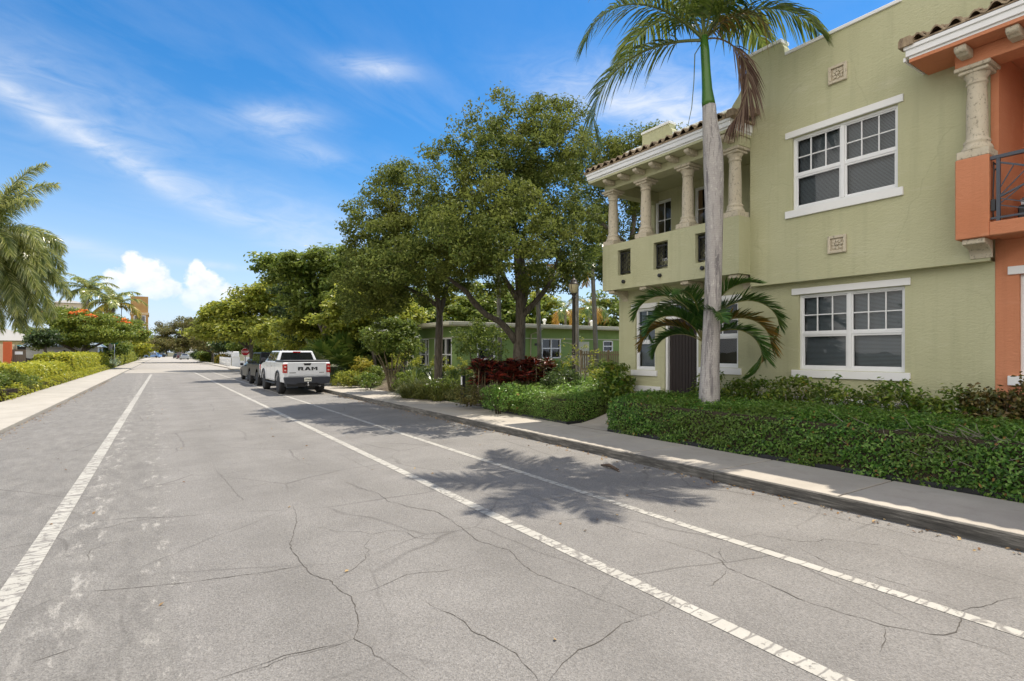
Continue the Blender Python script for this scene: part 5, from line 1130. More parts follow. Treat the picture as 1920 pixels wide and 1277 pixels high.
slim_palm(938, 24.5, 505, 'slim palm just left of the forked oak', 3, -4)
slim_palm(1082, 30, 495, 'slim palm with hanging orange fronds behind the street lamp', 4, 0, True)
slim_palm(1060, 40, 585, 'low feathery palm showing above the bungalow roof', 5, 0, True)
slim_palm(1105, 41, 580, 'yellow green palm above the bungalow roof vents', 6, 0, True)
# low planting between pavement and bungalow
def ti(label, x, y, z, n, seed):
    g = np.random.default_rng(seed); t = thing('ti_plant', label, 'shrub', (x, y, z), 'red leaved clumps under the oak'); st = MB(); P = []; N = []; TT = []
    for k in range(n):
        a, r = g.uniform(0, 6.283), .75*math.sqrt(g.random()); bx_, by_ = x+r*math.cos(a), y+r*math.sin(a); h = g.uniform(.3, .95); st.tube([(bx_, by_, z), (bx_+.03, by_, z+h)], .012, 5)
        for j in range(20):
            b_ = g.uniform(0, 6.283); e = g.uniform(.15, 1.3); d = np.array([math.cos(b_)*math.cos(e), math.sin(b_)*math.cos(e), math.sin(e)]); P.append(np.array([bx_, by_, z+h]) + d*.16 - np.array([0, 0, .14*g.random()])); TT.append(d); N.append(np.array([-d[0]*d[2], -d[1]*d[2], 1.2]) + g.normal(0, .3, 3))
    st.build('stem', BK['brown'], t); leaves('foliage', np.array(P), np.array(N), .33, .08, LM['red'], t, seed=seed, t=np.array(TT), fold=.25)
ti('dark red ti plants, the left clump in front of the forked oak', *T_(930, 17.0), .62, 44, 81); ti('brighter red ti plants, the right clump in front of the forked oak', *T_(990, 17.3), .66, 44, 82)
lo = 'low shrubs between pavement and bungalow'
gm = thing('grass_mound', 'mounded fine bright green grass beside the pavement', 'grass', (*T_(808, 21), .15))
g = np.random.default_rng(5)
for k in range(22):
    a, r = g.uniform(0, 6.283), math.sqrt(g.random()); xx, yy = gm.location.x + r*.8*math.cos(a), gm.location.y + r*1.5*math.sin(a)
    blades('tuft', (xx, yy, .15), 170, 1.0, .9, .015, LM['grass'], gm, 500+k, 1.5, 4, .22)
def pbush(label, u, d, z, r, ncl, lf, m, seed, name='shrub', **k):
    x, y = T_(u, d); return bush(name, label, 'shrub', (x, y, z), r, ncl, lf, m, seed=seed, group=lo, **k)
pbush('loose olive green shrub beside the path light', 880, 17.3, .2, (.75, .8, .34), 50, (40, .14, .07, .035), (LM['olive'], BK['twig']), 91, bot=-.8)
pbush('white flecked dark green ground shrub left of the red plants', 850, 20.5, .35, (1.1, .7, .32), 50, (40, .15, .07, .04), mdm, 92, flowers=(LM['whitefl'], (14, 5), .05, .3), bot=-.8)
pbush('round green shrub between the grass mound and the sunlit hedge', 935, 15.6, .15, (.6, .75, .42), 55, (40, .14, .06, .035), (LM['hedge'], BK['twig']), 93, bot=-.8)
pbush('dark shrub below the street lamp', 1050, 16.2, .5, (.7, .6, .45), 45, (36, .15, .08, .045), (LM['dark'], BK['twig']), 94, bot=-.8)
pbush('mid green shrub right of the red plants', 1035, 18.5, .5, (.8, .7, .5), 45, (36, .16, .09, .05), mdm, 95, bot=-.8)
pbush('yellow green shrub in front of the picket fence', 1140, 17.5, .6, (.7, .6, .42), 40, (36, .15, .09, .05), brm, 96, bot=-.8)
pbush('low green shrub left of the grass mound', 690, 25.5, .15, (.55, .6, .42), 45, (36, .14, .08, .045), (LM['ficus'], BK['twig']), 97, bot=-.8)
pbush('yellow green ground shrub behind the pickup', 640, 28.5, .12, (.55, 1.5, .3), 50, (40, .15, .08, .045), brm, 98, bot=-.8)
pbush('bright yellow croton left of the white flowering tree', 680, 27.5, .4, (.5, .5, .6), 30, (30, .17, .13, .06), (LM['yellow'], BK['twig']), 99, bot=-.6)
pbush('dim green shrub under the slim oak', 800, 24, .4, (.9, .8, .4), 45, (36, .17, .1, .055), (LM['dark'], BK['twig']), 101, bot=-.8)
pbush('olive shrub beneath the bungalow window', 890, 24.5, .4, (1.2, .6, .4), 45, (36, .17, .09, .05), olm, 102, bot=-.8)
pbush('sparse young shrub with small yellow leaves by the lamp post', 1090, 17.2, .6, (.75, .6, .95), 34, (10, .13, .075, .045), (LM['bright'], BK['pale']), 103, bot=-.6, stems=7, twig=.014)
for i, (u, d, r, h, m, lab) in enumerate(((840, 25.5, 1.0, .75, brm, 'tall and sunlit, under the bungalow corner'), (930, 24.5, 1.1, .7, mdm, 'tall and leafy, behind the red plants'), (1045, 23.0, .9, .65, brm, 'tall and light, under the bungalow double window'), (1000, 24.5, .8, .6, mdm, 'mid green, right of the forked oak trunk'), (1120, 20.5, .8, .6, mdm, 'leafy, in front of the brown picket fence'), (760, 29.5, 1.1, .8, brm, 'sunlit, at the left end of the bungalow'), (655, 27.0, .6, .38, brm, 'bright, right of the pickup along the pavement'), (700, 27.5, .6, .5, mdm, 'dark leaved, left of the flowering tree stems'), (768, 23.2, .6, .4, mdm, 'at the foot of the flowering tree'), (780, 26.5, .8, .5, dkm, 'shaded, between flowering tree and slim oak'), (850, 23.5, .8, .42, mdm, 'dark green, right of the slim oak'), (670, 30, .8, .7, mdm, 'leafy, beside the yellow croton'), (1000, 15.6, .7, .35, (LM['hedge2'], BK['twig']), 'low and clipped, in front of the red plants'), (1075, 15.0, .7, .35, (LM['hedge2'], BK['twig']), 'low and clipped, in front of the street lamp'))):
    pbush('ground shrub ' + lab, u, d, .25, (r, r*1.2, h), 46, (38, .16, .1, .06), m, 180+i, bot=-.8)
x, y = T_(902, 22); tree('small_tree', 'small airy tree before the bungalow window', 'tree', (x, y, .4), [([(x, y, .3), (x+.05, y, 1.1), (x-.1, y, 1.9)], [.05, .04, .02]), ([(x, y, .9), (x+.35, y, 1.7), (x+.5, y, 2.4)], [.03, .02, .01]), ([(x, y, .8), (x-.4, y+.1, 1.6), (x-.5, y, 2.3)], [.03, .02, .01])], [(x, y, 2.4, 1.15, 1.0, 1.0, 90)], (40, .26, .11, .055), (LM['mid'], BK['oak']), seed=104, bot=-.7, inner=.2)
x, y = T_(735, 24.3); fr_ = []
for k in range(14):
    a = 6.283*k/14; fr_.append(([(x+.12*math.cos(a), y+.12*math.sin(a), .2), (x+.3*math.cos(a+.2), y+.3*math.sin(a+.2), 1.0), (x+.75*math.cos(a+.3), y+.75*math.sin(a+.3), 1.85)], [.026, .022, .012]))
tree('flowering_tree', 'vase shaped many stemmed shrub tree with white flower heads near the pavement', 'tree', (x, y, .2), fr_, [(x, y, 2.4, 1.35, 1.2, .85, 130), (x+.2, y, 2.95, .95, .9, .5, 50)], (44, .24, .16, .075), (LM['mid'], BK['brown']), seed=105, bot=-.6, inner=.3, flowers=(LM['whitefl'], (26, 16), .07, 2.3))
fp = 'fan palms beside the parked pickup'
for i, (u, d, lab) in enumerate(((632, 30.5, 'right behind the pickup'), (655, 32.5, 'in the middle of the fan palms'), (690, 33, 'below the bright leafy tree'), (612, 36, 'farthest of the fan palms'))):
    fan_plant('fan_palm', 'green fan palm clump ' + lab, (*T_(u, d), .5), 34, 1.75, .95, [LM['palm']], seed=110+i, group=fp)
yu = thing('yucca', 'spiky blue green yucca clump left of the slim oak', 'yucca', (*T_(795, 22.8), .35)); 
for k in range(4): blades('rosette', (yu.location.x+.5*math.cos(k*1.7), yu.location.y+.6*math.sin(k*1.7), .4), 46, .95, 1.1, .045, LM['palm'], yu, 520+k, .5, 3, .06)
for i, (u, d) in enumerate(((560, 47), (520, 50), (590, 44))): strtree('leafy screen of shrubs by the side street, ' + ('behind the dark tree', 'nearest the stop sign', 'behind the fan palms')[i], u, d, [(u, 630, 2.4, 1.4, 2, 0, 40), (u+25, 640, 2, 1.2, 2, 0, 30)], brm, (70, .6, .26, .16), 120+i, tr=.12, name='leafy_shrub')
for u, d, v, m, lab in ((440, 88, 640, dkm, 'dark shade tree behind the white picket fence'), (478, 84, 642, mdm, 'green shade tree behind the notched garden wall'), (410, 105, 640, mdm, 'street tree past the white picket fence')):
    strtree(lab, u, d, [(u, v, 2.6, 1.7, 2.4, 0, 44), (u-14, v+8, 2.0, 1.2, 2, 0, 30), (u+14, v+8, 2.0, 1.2, 2, 0, 30)], m, (70, .75, .4, .24), 215+u, tr=.2)
strtree('sunlit sea grape leaning over the fan palms and flowering tree', 700, 31, [(675, 572, 1.5, 1.1, 1.6, 0, 40), (722, 585, 1.4, 1.1, 1.5, 0, 36), (645, 595, 1.5, 1.0, 1.6, 0, 34), (755, 590, 1.2, .9, 1.4, 1, 28), (690, 610, 1.8, .8, 1.6, 1, 30)], brm, (64, .5, .27, .18), 230, tr=.14, name='leafy_tree')
strtree('bright tree standing between the dark tree and the fan palms', 600, 41, [(600, 590, 1.9, 1.3, 1.8, 0, 40), (630, 605, 1.6, 1.0, 1.6, 0, 30), (575, 612, 1.6, 1.0, 1.6, -1, 26)], brm, (64, .55, .3, .19), 231, tr=.14, name='leafy_tree')
sb = 'bright shrubs filling in behind the fan palms'
for i, (u, d, v, ru, rv, m, lab) in enumerate(((640, 40, 640, 1.9, 1.3, brm, 'left of the fan palms'), (700, 38, 632, 2.0, 1.5, mdm, 'directly behind the white flowering tree'), (755, 39, 640, 1.7, 1.2, brm, 'against the left end of the bungalow'), (610, 46, 632, 2.4, 1.4, brm, 'seen above the pickup roof'), (665, 52, 625, 3.0, 1.8, dkm, 'dim, in the gap behind the pickup'), (760, 56, 628, 3.2, 1.8, mdm, 'far back beyond the bungalow'))):
    strtree('leafy shrub ' + lab, u, d, [(u, v, ru, rv, 1.8, 0, 44), (u+24, v+18, ru*.8, rv*.8, 1.6, -1, 30), (u-24, v+20, ru*.8, rv*.8, 1.6, -1, 30)], m, (70, .5, .27, .17), 160+i, tr=.1, name='leafy_shrub', group=sb)
# ================================================================ left side of the street
limem = (LM['lime'], BK['twig'])
xl = lambda y, o: xleft(y) - o
hedge('hedge', 'nearer yellow green clipped hedge on the left pavement', [(xl(33, 2.4), 33), (xl(48, 2.4), 48.5), (xl(48, 4.2), 48.5), (xl(33, 4.2), 33)], lambda x, y: 1.1 + .05*math.sin(y), .1, 330, .16, .095, limem, seed=131, rough=.16)
hedge('hedge', 'farther taller yellow green hedge on the left pavement', [(xl(52, 2.7), 52), (xl(80, 2.5), 80), (xl(80, 4.6), 80), (xl(52, 4.8), 52)], lambda x, y: 1.66 + .05*math.sin(y), .1, 230, .19, .11, limem, seed=132, rough=.15)
hedge('ground_cover', 'knee high bright ground cover edging the left pavement', [(xl(27, 1.86), 27), (xl(80, 1.86), 80), (xl(80, 2.35), 80), (xl(27, 2.35), 27)], lambda x, y: .42 + .12*math.sin(y*1.9), .05, 260, .11, .065, limem, seed=133, rough=.12, cat='ground cover', kind='stuff')
bush('shrub', 'dark green loose bush at the left edge of the photo by the pavement', 'shrub', (xl(29, 3.0), 29, .05), (1.0, 2.6, .6), 150, (44, .2, .12, .065), (LM['mid'], BK['twig']), seed=134, bot=-.9)
bush('shrub', 'dark leafy bush filling the foot of the nearer lime hedge', 'shrub', (xl(31, 2.25), 33.5, .05), (.45, 1.6, .38), 80, (44, .18, .11, .06), (LM['mid'], BK['twig']), seed=137, bot=-.9)
bush('shrub', 'greyish green bush in front of the lime hedge at the left edge', 'shrub', (xl(34, 2.7), 33.2, .05), (.5, 1.3, .5), 70, (44, .18, .1, .055), (LM['oak'], BK['twig']), seed=135, bot=-.9)
hedge('hedge', 'distant low hedge running along the left pavement', [(xl(84, 2.3), 84), (xl(150, 2.3), 150), (xl(150, 4.4), 150), (xl(84, 4.4), 84)], lambda x, y: 1.7 + .3*math.sin(y*.4), .1, 70, .28, .17, (LM['bright'], BK['twig']), seed=136, rough=.3)
ag = thing('agave', 'pale spiky agave at the end of the left hedges', 'agave', (xl(80, 2.0), 81, .1)); blades('rosette', (ag.location.x, ag.location.y, .1), 40, 1.5, 1.0, .12, leafm('agave_leaf', [(.22, .28, .18), (.32, .38, .26)], .15), ag, 530, .4, 3, .15)
# foxtail palm at the edge
fx, fy = T_(-25, 24.0); fz = Zv(450, 24)
ft = thing('foxtail_palm', 'bushy foxtail palm leaning in from the left edge', 'palm tree', (fx, fy, 0)); MB().tube([(fx-.1, fy, 0), (fx, fy, fz*.5), (fx, fy, fz)], [.22, .17, .12], 14).build('trunk', BK['pale'], ft)
fm = [ribm, LM['foxtail']]
for k, (az, e0, L, bend) in enumerate(((-30, 1.2, 4.1, 1.2), (-12, 1.42, 4.3, .9), (-48, 1.0, 3.6, 1.3), (-20, .6, 3.3, 1.7), (-35, .2, 3.3, 1.5), (0, .3, 3.2, 1.75), (-65, .35, 3.2, 1.6), (-50, -.2, 3.9, 1.0), (-10, -.25, 3.8, 1.0), (-85, .6, 3.0, 1.8), (30, .7, 3.2, 1.8), (-30, -.55, 4.0, .7), (60, .2, 3.0, 1.5), (-110, .3, 3.0, 1.6), (120, .8, 3.0, 1.6), (180, .5, 3.0, 1.6), (-25, 1.4, 3.0, .8), (-70, 1.3, 2.8, 1.2), (-75, -.35, 3.2, .9), (-42, .0, 3.4, 1.2), (-20, -.1, 3.3, 1.2), (-55, -.7, 4.0, .6), (-5, -.7, 4.0, .6), (-35, -.95, 4.0, .45), (-90, -.8, 3.0, .5), (25, -.4, 3.0, .9), (-15, -1.1, 4.1, .35), (-60, -1.15, 4.1, .3), (-38, -.75, 4.3, .5), (-25, -.85, 4.3, .5), (-45, -1.0, 4.2, .4), (-48, .55, 3.4, 1.6))):
    put_frond(ft, fm, (fx, fy, fz), R(az), e0, L, bend, 250, .6, .028, .5, 0, plume=True, seed=600+k, stalk=.1)
# flame tree
LM['feather'] = leafm('flame_tree_leaf', [(.06, .1, .012), (.1, .15, .018), (.16, .21, .026), (.26, .29, .04)], .38, .45); flm = (LM['feather'], BK['oak'])
x, y = T_(175, 62); zc = Zv(622, 62)
tree('flame_tree', 'spreading flame tree with orange blossom over the left hedge', 'tree', (x, y, 0), [([(x-1.2, y, 0), (x-1.0, y, 1.5), (x-.6, y, 3)], [.3, .24, .16]), ([(x-1.0, y, 1.6), (x-2.8, y, 2.8), (x-4, y, 3.6)], [.18, .13, .06]), ([(x-.9, y, 2), (x+1, y, 3), (x+3, y, 3.8)], [.15, .1, .05])],
  [E_(150, 625, 62, 3.0, 1.5, 3, 60), E_(205, 620, 61, 3.0, 1.6, 3, 60), E_(125, 600, 62, 2.2, 1.4, 2.5, 40), E_(235, 628, 60, 1.8, 1.2, 2.4, 34), E_(175, 606, 62, 3.0, 1.0, 3, 46), E_(105, 636, 62, 2.2, 1.5, 2, 44), E_(165, 636, 62, 3.2, .8, 2.6, 36)], (150, .8, .26, .14), flm, seed=141, bot=-.5, flat=.4, flowers=(LM['flame'], (48, 40), .28, zc-.7))
def coco(u, v, d, label, seed, L=4.2, gold=0, r=.25):
    x, y = T_(u, d); z = Zv(v, d); t = thing('coconut_palm', label, 'palm tree', (x, y, 0), 'coconut palms behind the flame tree'); MB().tube([(x-.5, y, 0), (x-.2, y, z*.5), (x, y, z)], [r, r*.72, r*.56], 10).build('trunk', BK['pale'], t)
    for k in range(17): put_frond(t, [ribm, LM['gold'] if k >= 17-gold else LM['foxtail']], (x, y, z), 2.4*k+seed, 1.35-.09*k, L, 1.6, 50, 1.0, .11, .55, .2, seed=700+seed*30+k)
coco(165, 545, 78, 'taller coconut palm behind the flame tree', 1); coco(213, 572, 70, 'shorter coconut palm with yellow lower fronds right of the taller one', 2, 4.0, 7); coco(244, 630, 112, 'small yellow leaved palm beside the left pavement', 3, 3.2, 12, .12)
for i, (u, d, v, lab, m) in enumerate(((230, 85, 642, 'yellow green, beneath the tan tower', limem), (250, 120, 645, 'yellow green, left of the far road end', limem), (215, 75, 650, 'behind the farther hedge', mdm), (266, 170, 650, 'by the far left kerb', limem), (95, 74, 640, 'behind the foxtail palm', dkm), (85, 57, 632, 'between the foxtail palm and the flame tree', dkm), (60, 68, 632, 'at the left edge behind the foxtail palm', mdm), (130, 95, 615, 'directly behind the flame tree', mdm), (225, 100, 618, 'yellow green, in front of the tan tower', limem))):
    strtree('leafy tree ' + lab, u, d, [(u, v, .022*d, .014*d, .02*d, 0, 44), (u-12, v+8, .018*d, .01*d, .02*d, 0, 28)], m, (70, .011*d, .0042*d, .0026*d), 150+i, tr=.16, name='leafy_tree', group='leafy trees on the left side')
sg_ = thing('street_sign', 'small green street sign on a pole beside the farther left hedge', 'sign', (xl(83, 2.05), 83, 0)); sx_ = sg_.location.x
MB().tube([(sx_, 83, 0), (sx_, 83, 3.3)], .035, 8).build('post', M['steel'], sg_); MB().box(sx_-.36, 82.94, 2.85, sx_+.36, 82.96, 3.2).build('plate', plain('sign_green', (.01, .14, .07), .5), sg_, bevel=.02)
# houses on the left
cream = stucco('cream_stucco', (.62, .52, .36), (.68, .58, .42), (.7, .62, .48)); paleyel = stucco('pale_yellow_stucco', (.55, .46, .24), (.6, .5, .28), (.62, .55, .35))
hs_ = thing('shop_building', 'cream wall with a bright orange corner pier at the far left edge', 'building', (-15, 75, 0))
MB().box(-20, 73.2, -.1, -11.95, 80, 2.7).build('wall', cream, hs_); MB().box(-11.94, 72.9, -.1, -11.35, 73.5, 2.9).build('pier', plain('orange_paint', (.62, .12, .03), .6), hs_, bevel=.01)
fence('board_fence', 'brown board fence behind the nearer left hedge', (-10.2, 73.5), (-7.6, 80.5), 1.25, 0, wf2, .16, .01)
gt = thing('gate', 'tall brown board gate with a white notice by the orange pier', 'gate', (-10.8, 73.3, 0)); gb = MB()
for k in range(7): gb.box(-11.3+k*.15, 73.2, 0, -11.3+k*.15+.14, 73.24, 2.15)
gb.build('board_panel', wf2, gt); MB().box(-11.1, 73.185, 1.65, -10.5, 73.197, 1.95).build('notice', M['white'], gt)
def house(label, x0, y0, x1, y1, h, rh, wm, rm, wins, name='house', gable=0, ov=.5, wfm=None):
    r = thing(name, label, 'house', ((x0+x1)/2, (y0+y1)/2, 0)); MB().box(x0, y0, -.1, x1, y1, h).build('wall', wm, r)
    b = MB(); a0, b0, a1, b1 = x0-ov, y0-ov, x1+ov, y1+ov
    if gable == 0: mx = min(x1-x0, y1-y0)/2; P = [(a0, b0, h+.003), (a1, b0, h+.003), (a1, b1, h+.003), (a0, b1, h+.003), (a0+mx, b0+mx, h+rh), (a1-mx, b0+mx if y1-y0 < x1-x0 else b1-mx, h+rh)]; b.add(P, [(0, 1, 5, 4) if x1-x0 >= y1-y0 else (0, 1, 4), (1, 2, 5) if x1-x0 >= y1-y0 else (1, 2, 5, 4), (2, 3, 4, 5) if x1-x0 >= y1-y0 else (2, 3, 5), (3, 0, 4) if x1-x0 >= y1-y0 else (3, 0, 4, 5), (3, 2, 1, 0)])
    else: ym = (b0+b1)/2; b.add([(a0, b0, h), (a0, b1, h), (a0, ym, h+rh), (a1, b0, h), (a1, b1, h), (a1, ym, h+rh)], [(0, 3, 5, 2), (1, 2, 5, 4), (0, 2, 1), (3, 4, 5), (0, 1, 4, 3)])
    b.build('roof', rm, r)
    for (face, a, c, d, e) in wins:
        f = MB()
        if face == 'y': f.box(a, y0-.05, d, c, y0-.004, e); f.build('window', wfm or M['frame'], r); MB().box(a+.1, y0-.056, d+.1, c-.1, y0-.051, e-.1).build('pane', M['dglass'], r)
        else: f.box(x1+.004, a, d, x1+.05, c, e); f.build('window', M['frame'], r); MB().box(x1+.051, a+.1, d+.1, x1+.056, c-.1, e-.1).build('pane', M['dglass'], r)
    return r
bluer = plain('blue_grey_roof', (.30, .36, .42), .4, var=.12, scale=2); tanr = plain('grey_roof', (.3, .29, .27), .8); whitew = plain('white_wall', (.74, .74, .72), .7, var=.06)
house('pale yellow house with turquoise trimmed window behind the foxtail palm', -20, 84, -10.6, 93, 3.2, 1.6, paleyel, tanr, [('y', -12.9, -11.3, 1.5, 2.7), ('x', 86, 88, 1.4, 2.8)], wfm=plain('turquoise_trim', (.12, .5, .52), .5))
house('small house with blue grey metal roof under the flame tree', -11.5, 82, -5.0, 92, 2.5, 2.4, whitew, bluer, [('y', -9, -7.6, 1, 2.2), ('x', 85, 87, 1, 2.2)])
# tan tower far off
tw = stucco('tan_tower_stucco', (.42, .24, .09), (.48, .29, .12), (.45, .3, .16)); tt = thing('tower_block', 'tan apartment tower with paired dark windows rising above the left trees', 'tower', (-6, 262, 0))
MB().box(-5.6, 255, 0, .0, 272, 23.2).build('wall', tw, tt); MB().box(-5.9, 254.6, 16.2, .3, 272.3, 17.0).build('cornice', plain('tower_trim', (.6, .45, .26), .8), tt)
for fl in range(5):
    for x in (-3.8, -1.7):
        z = 12.9 - fl*4.1; w = MB().box(x-.85, 254.9, z, x+.85, 254.99, z+3.0).build('window', M['frame'], tt); MB().box(x-.62, 254.88, z+.25, x+.62, 254.895, z+2.75).build('pane', M['dglass'], w)
bb_ = house('distant beige building with grey hipped roof just showing above the flame tree', -25, 226, -17.5, 240, 17.6, 1.4, cream, tanr, [('y', -21, -19.4, 14.2, 16.4), ('y', -23.9, -22.3, 14.2, 16.4)], name='apartment_building')
# white fence, wall and cottage past the junction
fence('picket_fence', 'white picket fence at the corner past the stop sign', (8.8, 78.3), (9.2, 95), 1.1, .05, M['white'], .16, .05)
wl = thing('garden_wall', 'white notched garden wall beside the white picket fence', 'wall', (8.85, 78, 0)); b = MB(); b.box(8.85, 77.9, 0, 18, 78.1, .75)
for a, c in ((8.85, 9.75), (10.3, 11.2), (11.75, 12.6), (13.1, 14), (14.5, 15.4)): b.box(a, 77.9, .753, c, 78.1, 1.25)
b.build('wall_face', whitew, wl, bevel=.01); MB().box(8.95, 77.8, 1.253, 9.65, 78.2, 1.95).build('pier_cap', M['white'], wl, bevel=.05)
house('white cottage with grey roof behind the garden wall', 15, 92, 27, 104, 3.2, 2.2, whitew, tanr, [('y', 16, 17.6, 1.2, 2.6), ('y', 20, 21.6, 1.2, 2.6)])
house('white house with red roof beyond the parked cars', 11, 190, 22, 204, 3.4, 2.2, whitew, plain('red_roof', (.4, .09, .06), .7), [('y', 12, 14, 1.2, 2.6)])
for i, (u, d, r, m, lab) in enumerate(((392, 104, 1.3, brm, 'just past the white picket fence'), (384, 126, 1.6, mdm, 'between the picket fence and the silver car'), (420, 86, 1.1, (LM['gold'], BK['twig']), 'golden, behind the white picket fence'), (372, 150, 1.8, dkm, 'beside the silver car'))):
    x, y = T_(u, d); bush('leafy_shrub', 'roadside shrub ' + lab, 'shrub', (x, y, 0), (r, r, r*.6), 60, (60, .5, .34, .2), m, seed=190+i, group='shrubs along the far right pavement', bot=-.9)
# trees over the road opposite the townhouses, seen in its window panes
opp = 'trees opposite the townhouses'
ot = tree('opposite_tree', 'tree across the street mirrored in the lower townhouse windows', 'tree', (-11, 2, 0), [([(-11, 2, 0), (-11, 2, 2), (-10.8, 2, 4)], [.25, .2, .1])], [(-11, 2, 4.6, 2.6, 2.8, 2.0, 90), (-11, 2, 3.2, 2.2, 2.6, 1.2, 40)], (60, .7, .34, .2), mdm, seed=200, group=opp)
for y, l in ((-5.5, 'nearest the camera'), (9.0, 'farthest up the street')): dup(ot, loc=(-11.5, y, 0), rz=y, scale=1.35, label='tree across the street mirrored in the windows, ' + l)
# fallen leaves and a dry frond in the gutter
g = np.random.default_rng(9); n = 900; yy = g.uniform(-1, 30, n); xx = np.array([kerbx(v) for v in yy]) - .04 - g.exponential(.10, n); hot = g.random(n) < np.interp(np.sin(yy*1.7)+np.sin(yy*.61), [-2, 2], [.15, 1]); P = np.c_[xx, yy, np.full(n, .012)][hot]
y2 = g.uniform(8, 45, 520); x2 = np.array([xleft(v) for v in y2]) + .02 + g.exponential(.09, 520); P = np.concatenate([P, np.c_[x2, y2, np.full(520, .012)], np.c_[g.uniform(-2.5, 6.6, 46), g.uniform(2.5, 22, 46), np.full(46, .01)]])
fl = leaves('fallen_leaves', P, np.c_[g.normal(0, .35, (len(P), 2)), np.ones(len(P))], .05, .028, leafm('fallen_leaf', [(.20, .11, .04), (.33, .21, .09), (.4, .3, .15), (.14, .07, .03)], .1, .8), None, seed=4); tag(fl, 'dry brown leaves gathered along both gutters', 'leaf litter', kind='stuff')
xa, ya = gnd(1127, 873); xb, yb = gnd(1160, 882); db = MB(); db.tube([(xa, ya, .012), ((xa+xb)/2-.03, (ya+yb)/2, .05), (xb, yb, .015)], [.012, .03, .008], 7); db.tube([((xa+xb)/2, (ya+yb)/2, .03), (xb-.1, yb-.12, .012)], [.02, .006], 6); tag(db.build('dry_branch', plain('dry_sheath', (.09, .06, .04), .85, var=.4, scale=20)), 'curled dry brown palm sheath lying on the asphalt near the kerb', 'branch')
# ================================================================ sky, sun, camera
FILL_BANK = (9.0, 8.5, 7.9)  # brightness of the out-of-view cloud added as neutral fill light
SUN = Vector((.432, .059, 1.0)).normalized()
sl = bpy.data.lights.new('sun', 'SUN'); sl.energy = 3.6; sl.angle = R(.53); sl.color = (1, .92, .80)
so = bpy.data.objects.new('sun', sl); COL.objects.link(so); so.rotation_euler = (-SUN).to_track_quat('-Z', 'Y').to_euler()
W = bpy.data.worlds.new('World'); bpy.context.scene.world = W; W.use_nodes = True
wt = W.node_tree; T = NT(wt); bg = wt.nodes['Background']; bg.inputs['Strength'].default_value = .12
sky = T.n('ShaderNodeTexSky'); sky.sky_type = 'NISHITA'; sky.sun_disc = False
sky.sun_elevation = math.asin(SUN.z); sky.sun_rotation = math.atan2(SUN.x, SUN.y); sky.air_density = 1.0; sky.dust_density = .2; sky.ozone_density = 2.0
tc = T.n('ShaderNodeTexCoord'); D = tc.outputs['Generated']
sp = T.n('ShaderNodeSeparateXYZ'); T.l(D, sp.inputs[0])
az = T.math('ARCTAN2', sp.outputs[0], sp.outputs[1]); el = T.math('ARCSINE', sp.outputs[2])
hs = T.n('ShaderNodeHueSaturation'); hs.inputs['Saturation'].default_value = 1.4; hs.inputs['Value'].default_value = .78; T.l(sky.outputs[0], hs.inputs['Color'])
col = T.mix(T.ramp(el, [(.0, .85), (.30, 0)]), hs.outputs[0], (3.0, 3.6, 4.75))
def vec2(a, b, c=0.0):
    cb = T.n('ShaderNodeCombineXYZ')
    for i, x in enumerate((a, b, c)):
        if isinstance(x, (int, float)): cb.inputs[i].default_value = x
        else: T.l(x, cb.inputs[i])
    return cb.outputs[0]
def blob(a0, e0, wa, we, tilt=0.0):
    da = T.math('SUBTRACT', az, a0); de = T.math('SUBTRACT', el, e0)
    ct, st = math.cos(tilt), math.sin(tilt)
    p = T.math('ADD', T.math('MULTIPLY', da, ct/wa), T.math('MULTIPLY', de, st/wa))
    q = T.math('SUBTRACT', T.math('MULTIPLY', de, ct/we), T.math('MULTIPLY', da, st/we))
    r = T.math('ADD', T.math('MULTIPLY', p, p), T.math('MULTIPLY', q, q))
    return T.math('POWER', 2.718, T.math('MULTIPLY', r, -1.0))
def px(u, v):                                        # bearing and height of a cloud
    x = (u-960)/CAM_F; y = (660-v)/CAM_F; return YAW + math.atan(x), math.atan(y/math.hypot(1, x))
# high thin streaks, on a flat layer far above
inv = T.math('DIVIDE', 1.0, T.math('MAXIMUM', sp.outputs[2], .06))
lx = T.math('MULTIPLY', sp.outputs[0], inv); ly = T.math('MULTIPLY', sp.outputs[1], inv)
ca, sa = math.cos(R(38)), math.sin(R(38))
rx = T.math('ADD', T.math('MULTIPLY', lx, ca), T.math('MULTIPLY', ly, sa)); ry = T.math('SUBTRACT', T.math('MULTIPLY', ly, ca), T.math('MULTIPLY', lx, sa))
fine = T.noise(vec2(T.math('MULTIPLY', rx, .55), T.math('MULTIPLY', ry, 1.7), 3.3), 1.5, 8, .62, .6)
veil = T.noise(vec2(T.math('MULTIPLY', lx, .5), T.math('MULTIPLY', ly, .5), 9.1), 1.1, 5, .55, .4)
cir = T.math('MULTIPLY', T.ramp(fine, [(.43, 0), (.78, 1)]), T.ramp(veil, [(.36, .1), (.62, .75)]))
cir = T.math('MULTIPLY', cir, T.ramp(el, [(.10, 0), (.34, .2)]))
tot = cir
wisp = T.noise(vec2(T.math('MULTIPLY', az, 7.0), T.math('MULTIPLY', el, 20.0)), 1.6, 7, .62, 1.0)
wispm = T.ramp(wisp, [(.3, .25), (.66, 1)])
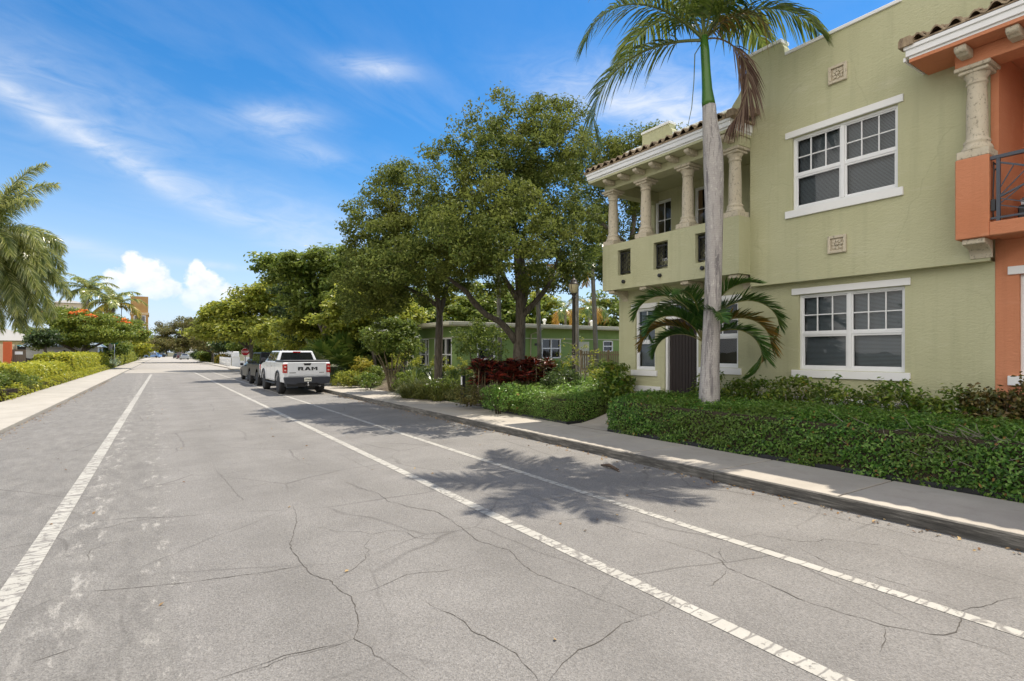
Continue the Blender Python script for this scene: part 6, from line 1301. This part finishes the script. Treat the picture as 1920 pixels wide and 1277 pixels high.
for (u, v, a, e, t, k) in ((700, 128, .062, .017, .0, .75), (520, 222, .075, .022, .12, .55), (580, 283, .06, .02, -.12, .42), (1250, 215, .2, .03, -.25, .5), (1180, 165, .16, .05, -.1, .45), (170, 270, .2, .014, -.46, .34), (420, 390, .32, .02, -.40, .36), (600, 430, .12, .035, -.35, .36), (130, 460, .1, .012, -.12, .45), (80, 170, .22, .06, -.3, .32), (1300, 330, .12, .12, .2, .5), (400, 497, .06, .006, -.04, .4)):
    A, E_ = px(u, v); tot = T.math('ADD', tot, T.math('MULTIPLY', T.math('MULTIPLY', blob(A, E_, a, e, t), wispm), k))
tot = T.math('MINIMUM', tot, .85)
col = T.mix(tot, col, (3.9, 4.2, 4.7))
# fair-weather heaps low over the horizon
puff = T.noise(vec2(T.math('MULTIPLY', az, 30.0), T.math('MULTIPLY', el, 36.0), 1.7), 1.0, 6, .6, .3)
heap = None
for (u, v, a, e) in ((265, 515, .045, .034), (225, 525, .03, .022), (300, 540, .045, .022), (380, 530, .035, .032), (400, 560, .06, .03), (250, 492, .02, .02), (372, 508, .018, .02), (440, 580, .06, .025)):
    A, E_ = px(u, v); q = T.math('MULTIPLY', blob(A, E_, a, e), .72); heap = q if heap is None else T.math('MAXIMUM', heap, q)
hm = T.ramp(T.math('ADD', heap, T.math('MULTIPLY', T.math('SUBTRACT', puff, .5), .85)), [(.36, 0), (.52, 1)])
flat = T.ramp(T.math('SUBTRACT', el, .055), [(.0, .12), (.06, 1)])
shade = T.ramp(T.noise(vec2(T.math('MULTIPLY', az, 40.0), T.math('MULTIPLY', el, 50.0), 5.0), 1.0, 4), [(.35, (4.0, 4.3, 4.9)), (.6, (5.2, 5.2, 5.3))])
col = T.mix(T.math('MULTIPLY', hm, flat), col, shade)
# unseen bright cloud banks added opposite and behind the camera to fill the shaded facade
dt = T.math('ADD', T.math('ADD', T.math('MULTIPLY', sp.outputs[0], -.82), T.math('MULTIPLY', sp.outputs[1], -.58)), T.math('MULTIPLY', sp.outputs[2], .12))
fill_bank = T.noise(vec2(T.math('MULTIPLY', lx, .9), T.math('MULTIPLY', ly, .9), 2.2), 1.2, 6, .6, .3)
bm2 = T.math('MULTIPLY', T.ramp(dt, [(.22, 0), (.5, 1)]), T.ramp(fill_bank, [(.3, .35), (.5, 1)]))
col = T.mix(bm2, col, FILL_BANK)
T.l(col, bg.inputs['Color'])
cam = bpy.data.cameras.new('camera'); co = bpy.data.objects.new('camera', cam); COL.objects.link(co)
co.location = (0, 0, EYE); co.rotation_euler = (R(90), 0, -YAW); cam.sensor_width = 36; cam.lens = 36*CAM_F/1920
cam.shift_y = (CAM_V - 638.5)/1920; cam.clip_start = .05; cam.clip_end = 6000
sc = bpy.context.scene; sc.camera = co
vs_ = sc.view_settings; vs_.view_transform = 'Standard'; vs_.look = 'None'; vs_.gamma = 1; vs_.use_curve_mapping = False; vs_.exposure = 0.88
try: sc.display_settings.display_device = 'sRGB'
except Exception: pass
sc.cycles.max_bounces = 8; sc.cycles.diffuse_bounces = 4; sc.cycles.transparent_max_bounces = 12; sc.cycles.use_denoising = True
sc.render.film_transparent = False
W.cycles.sampling_method = 'NONE'
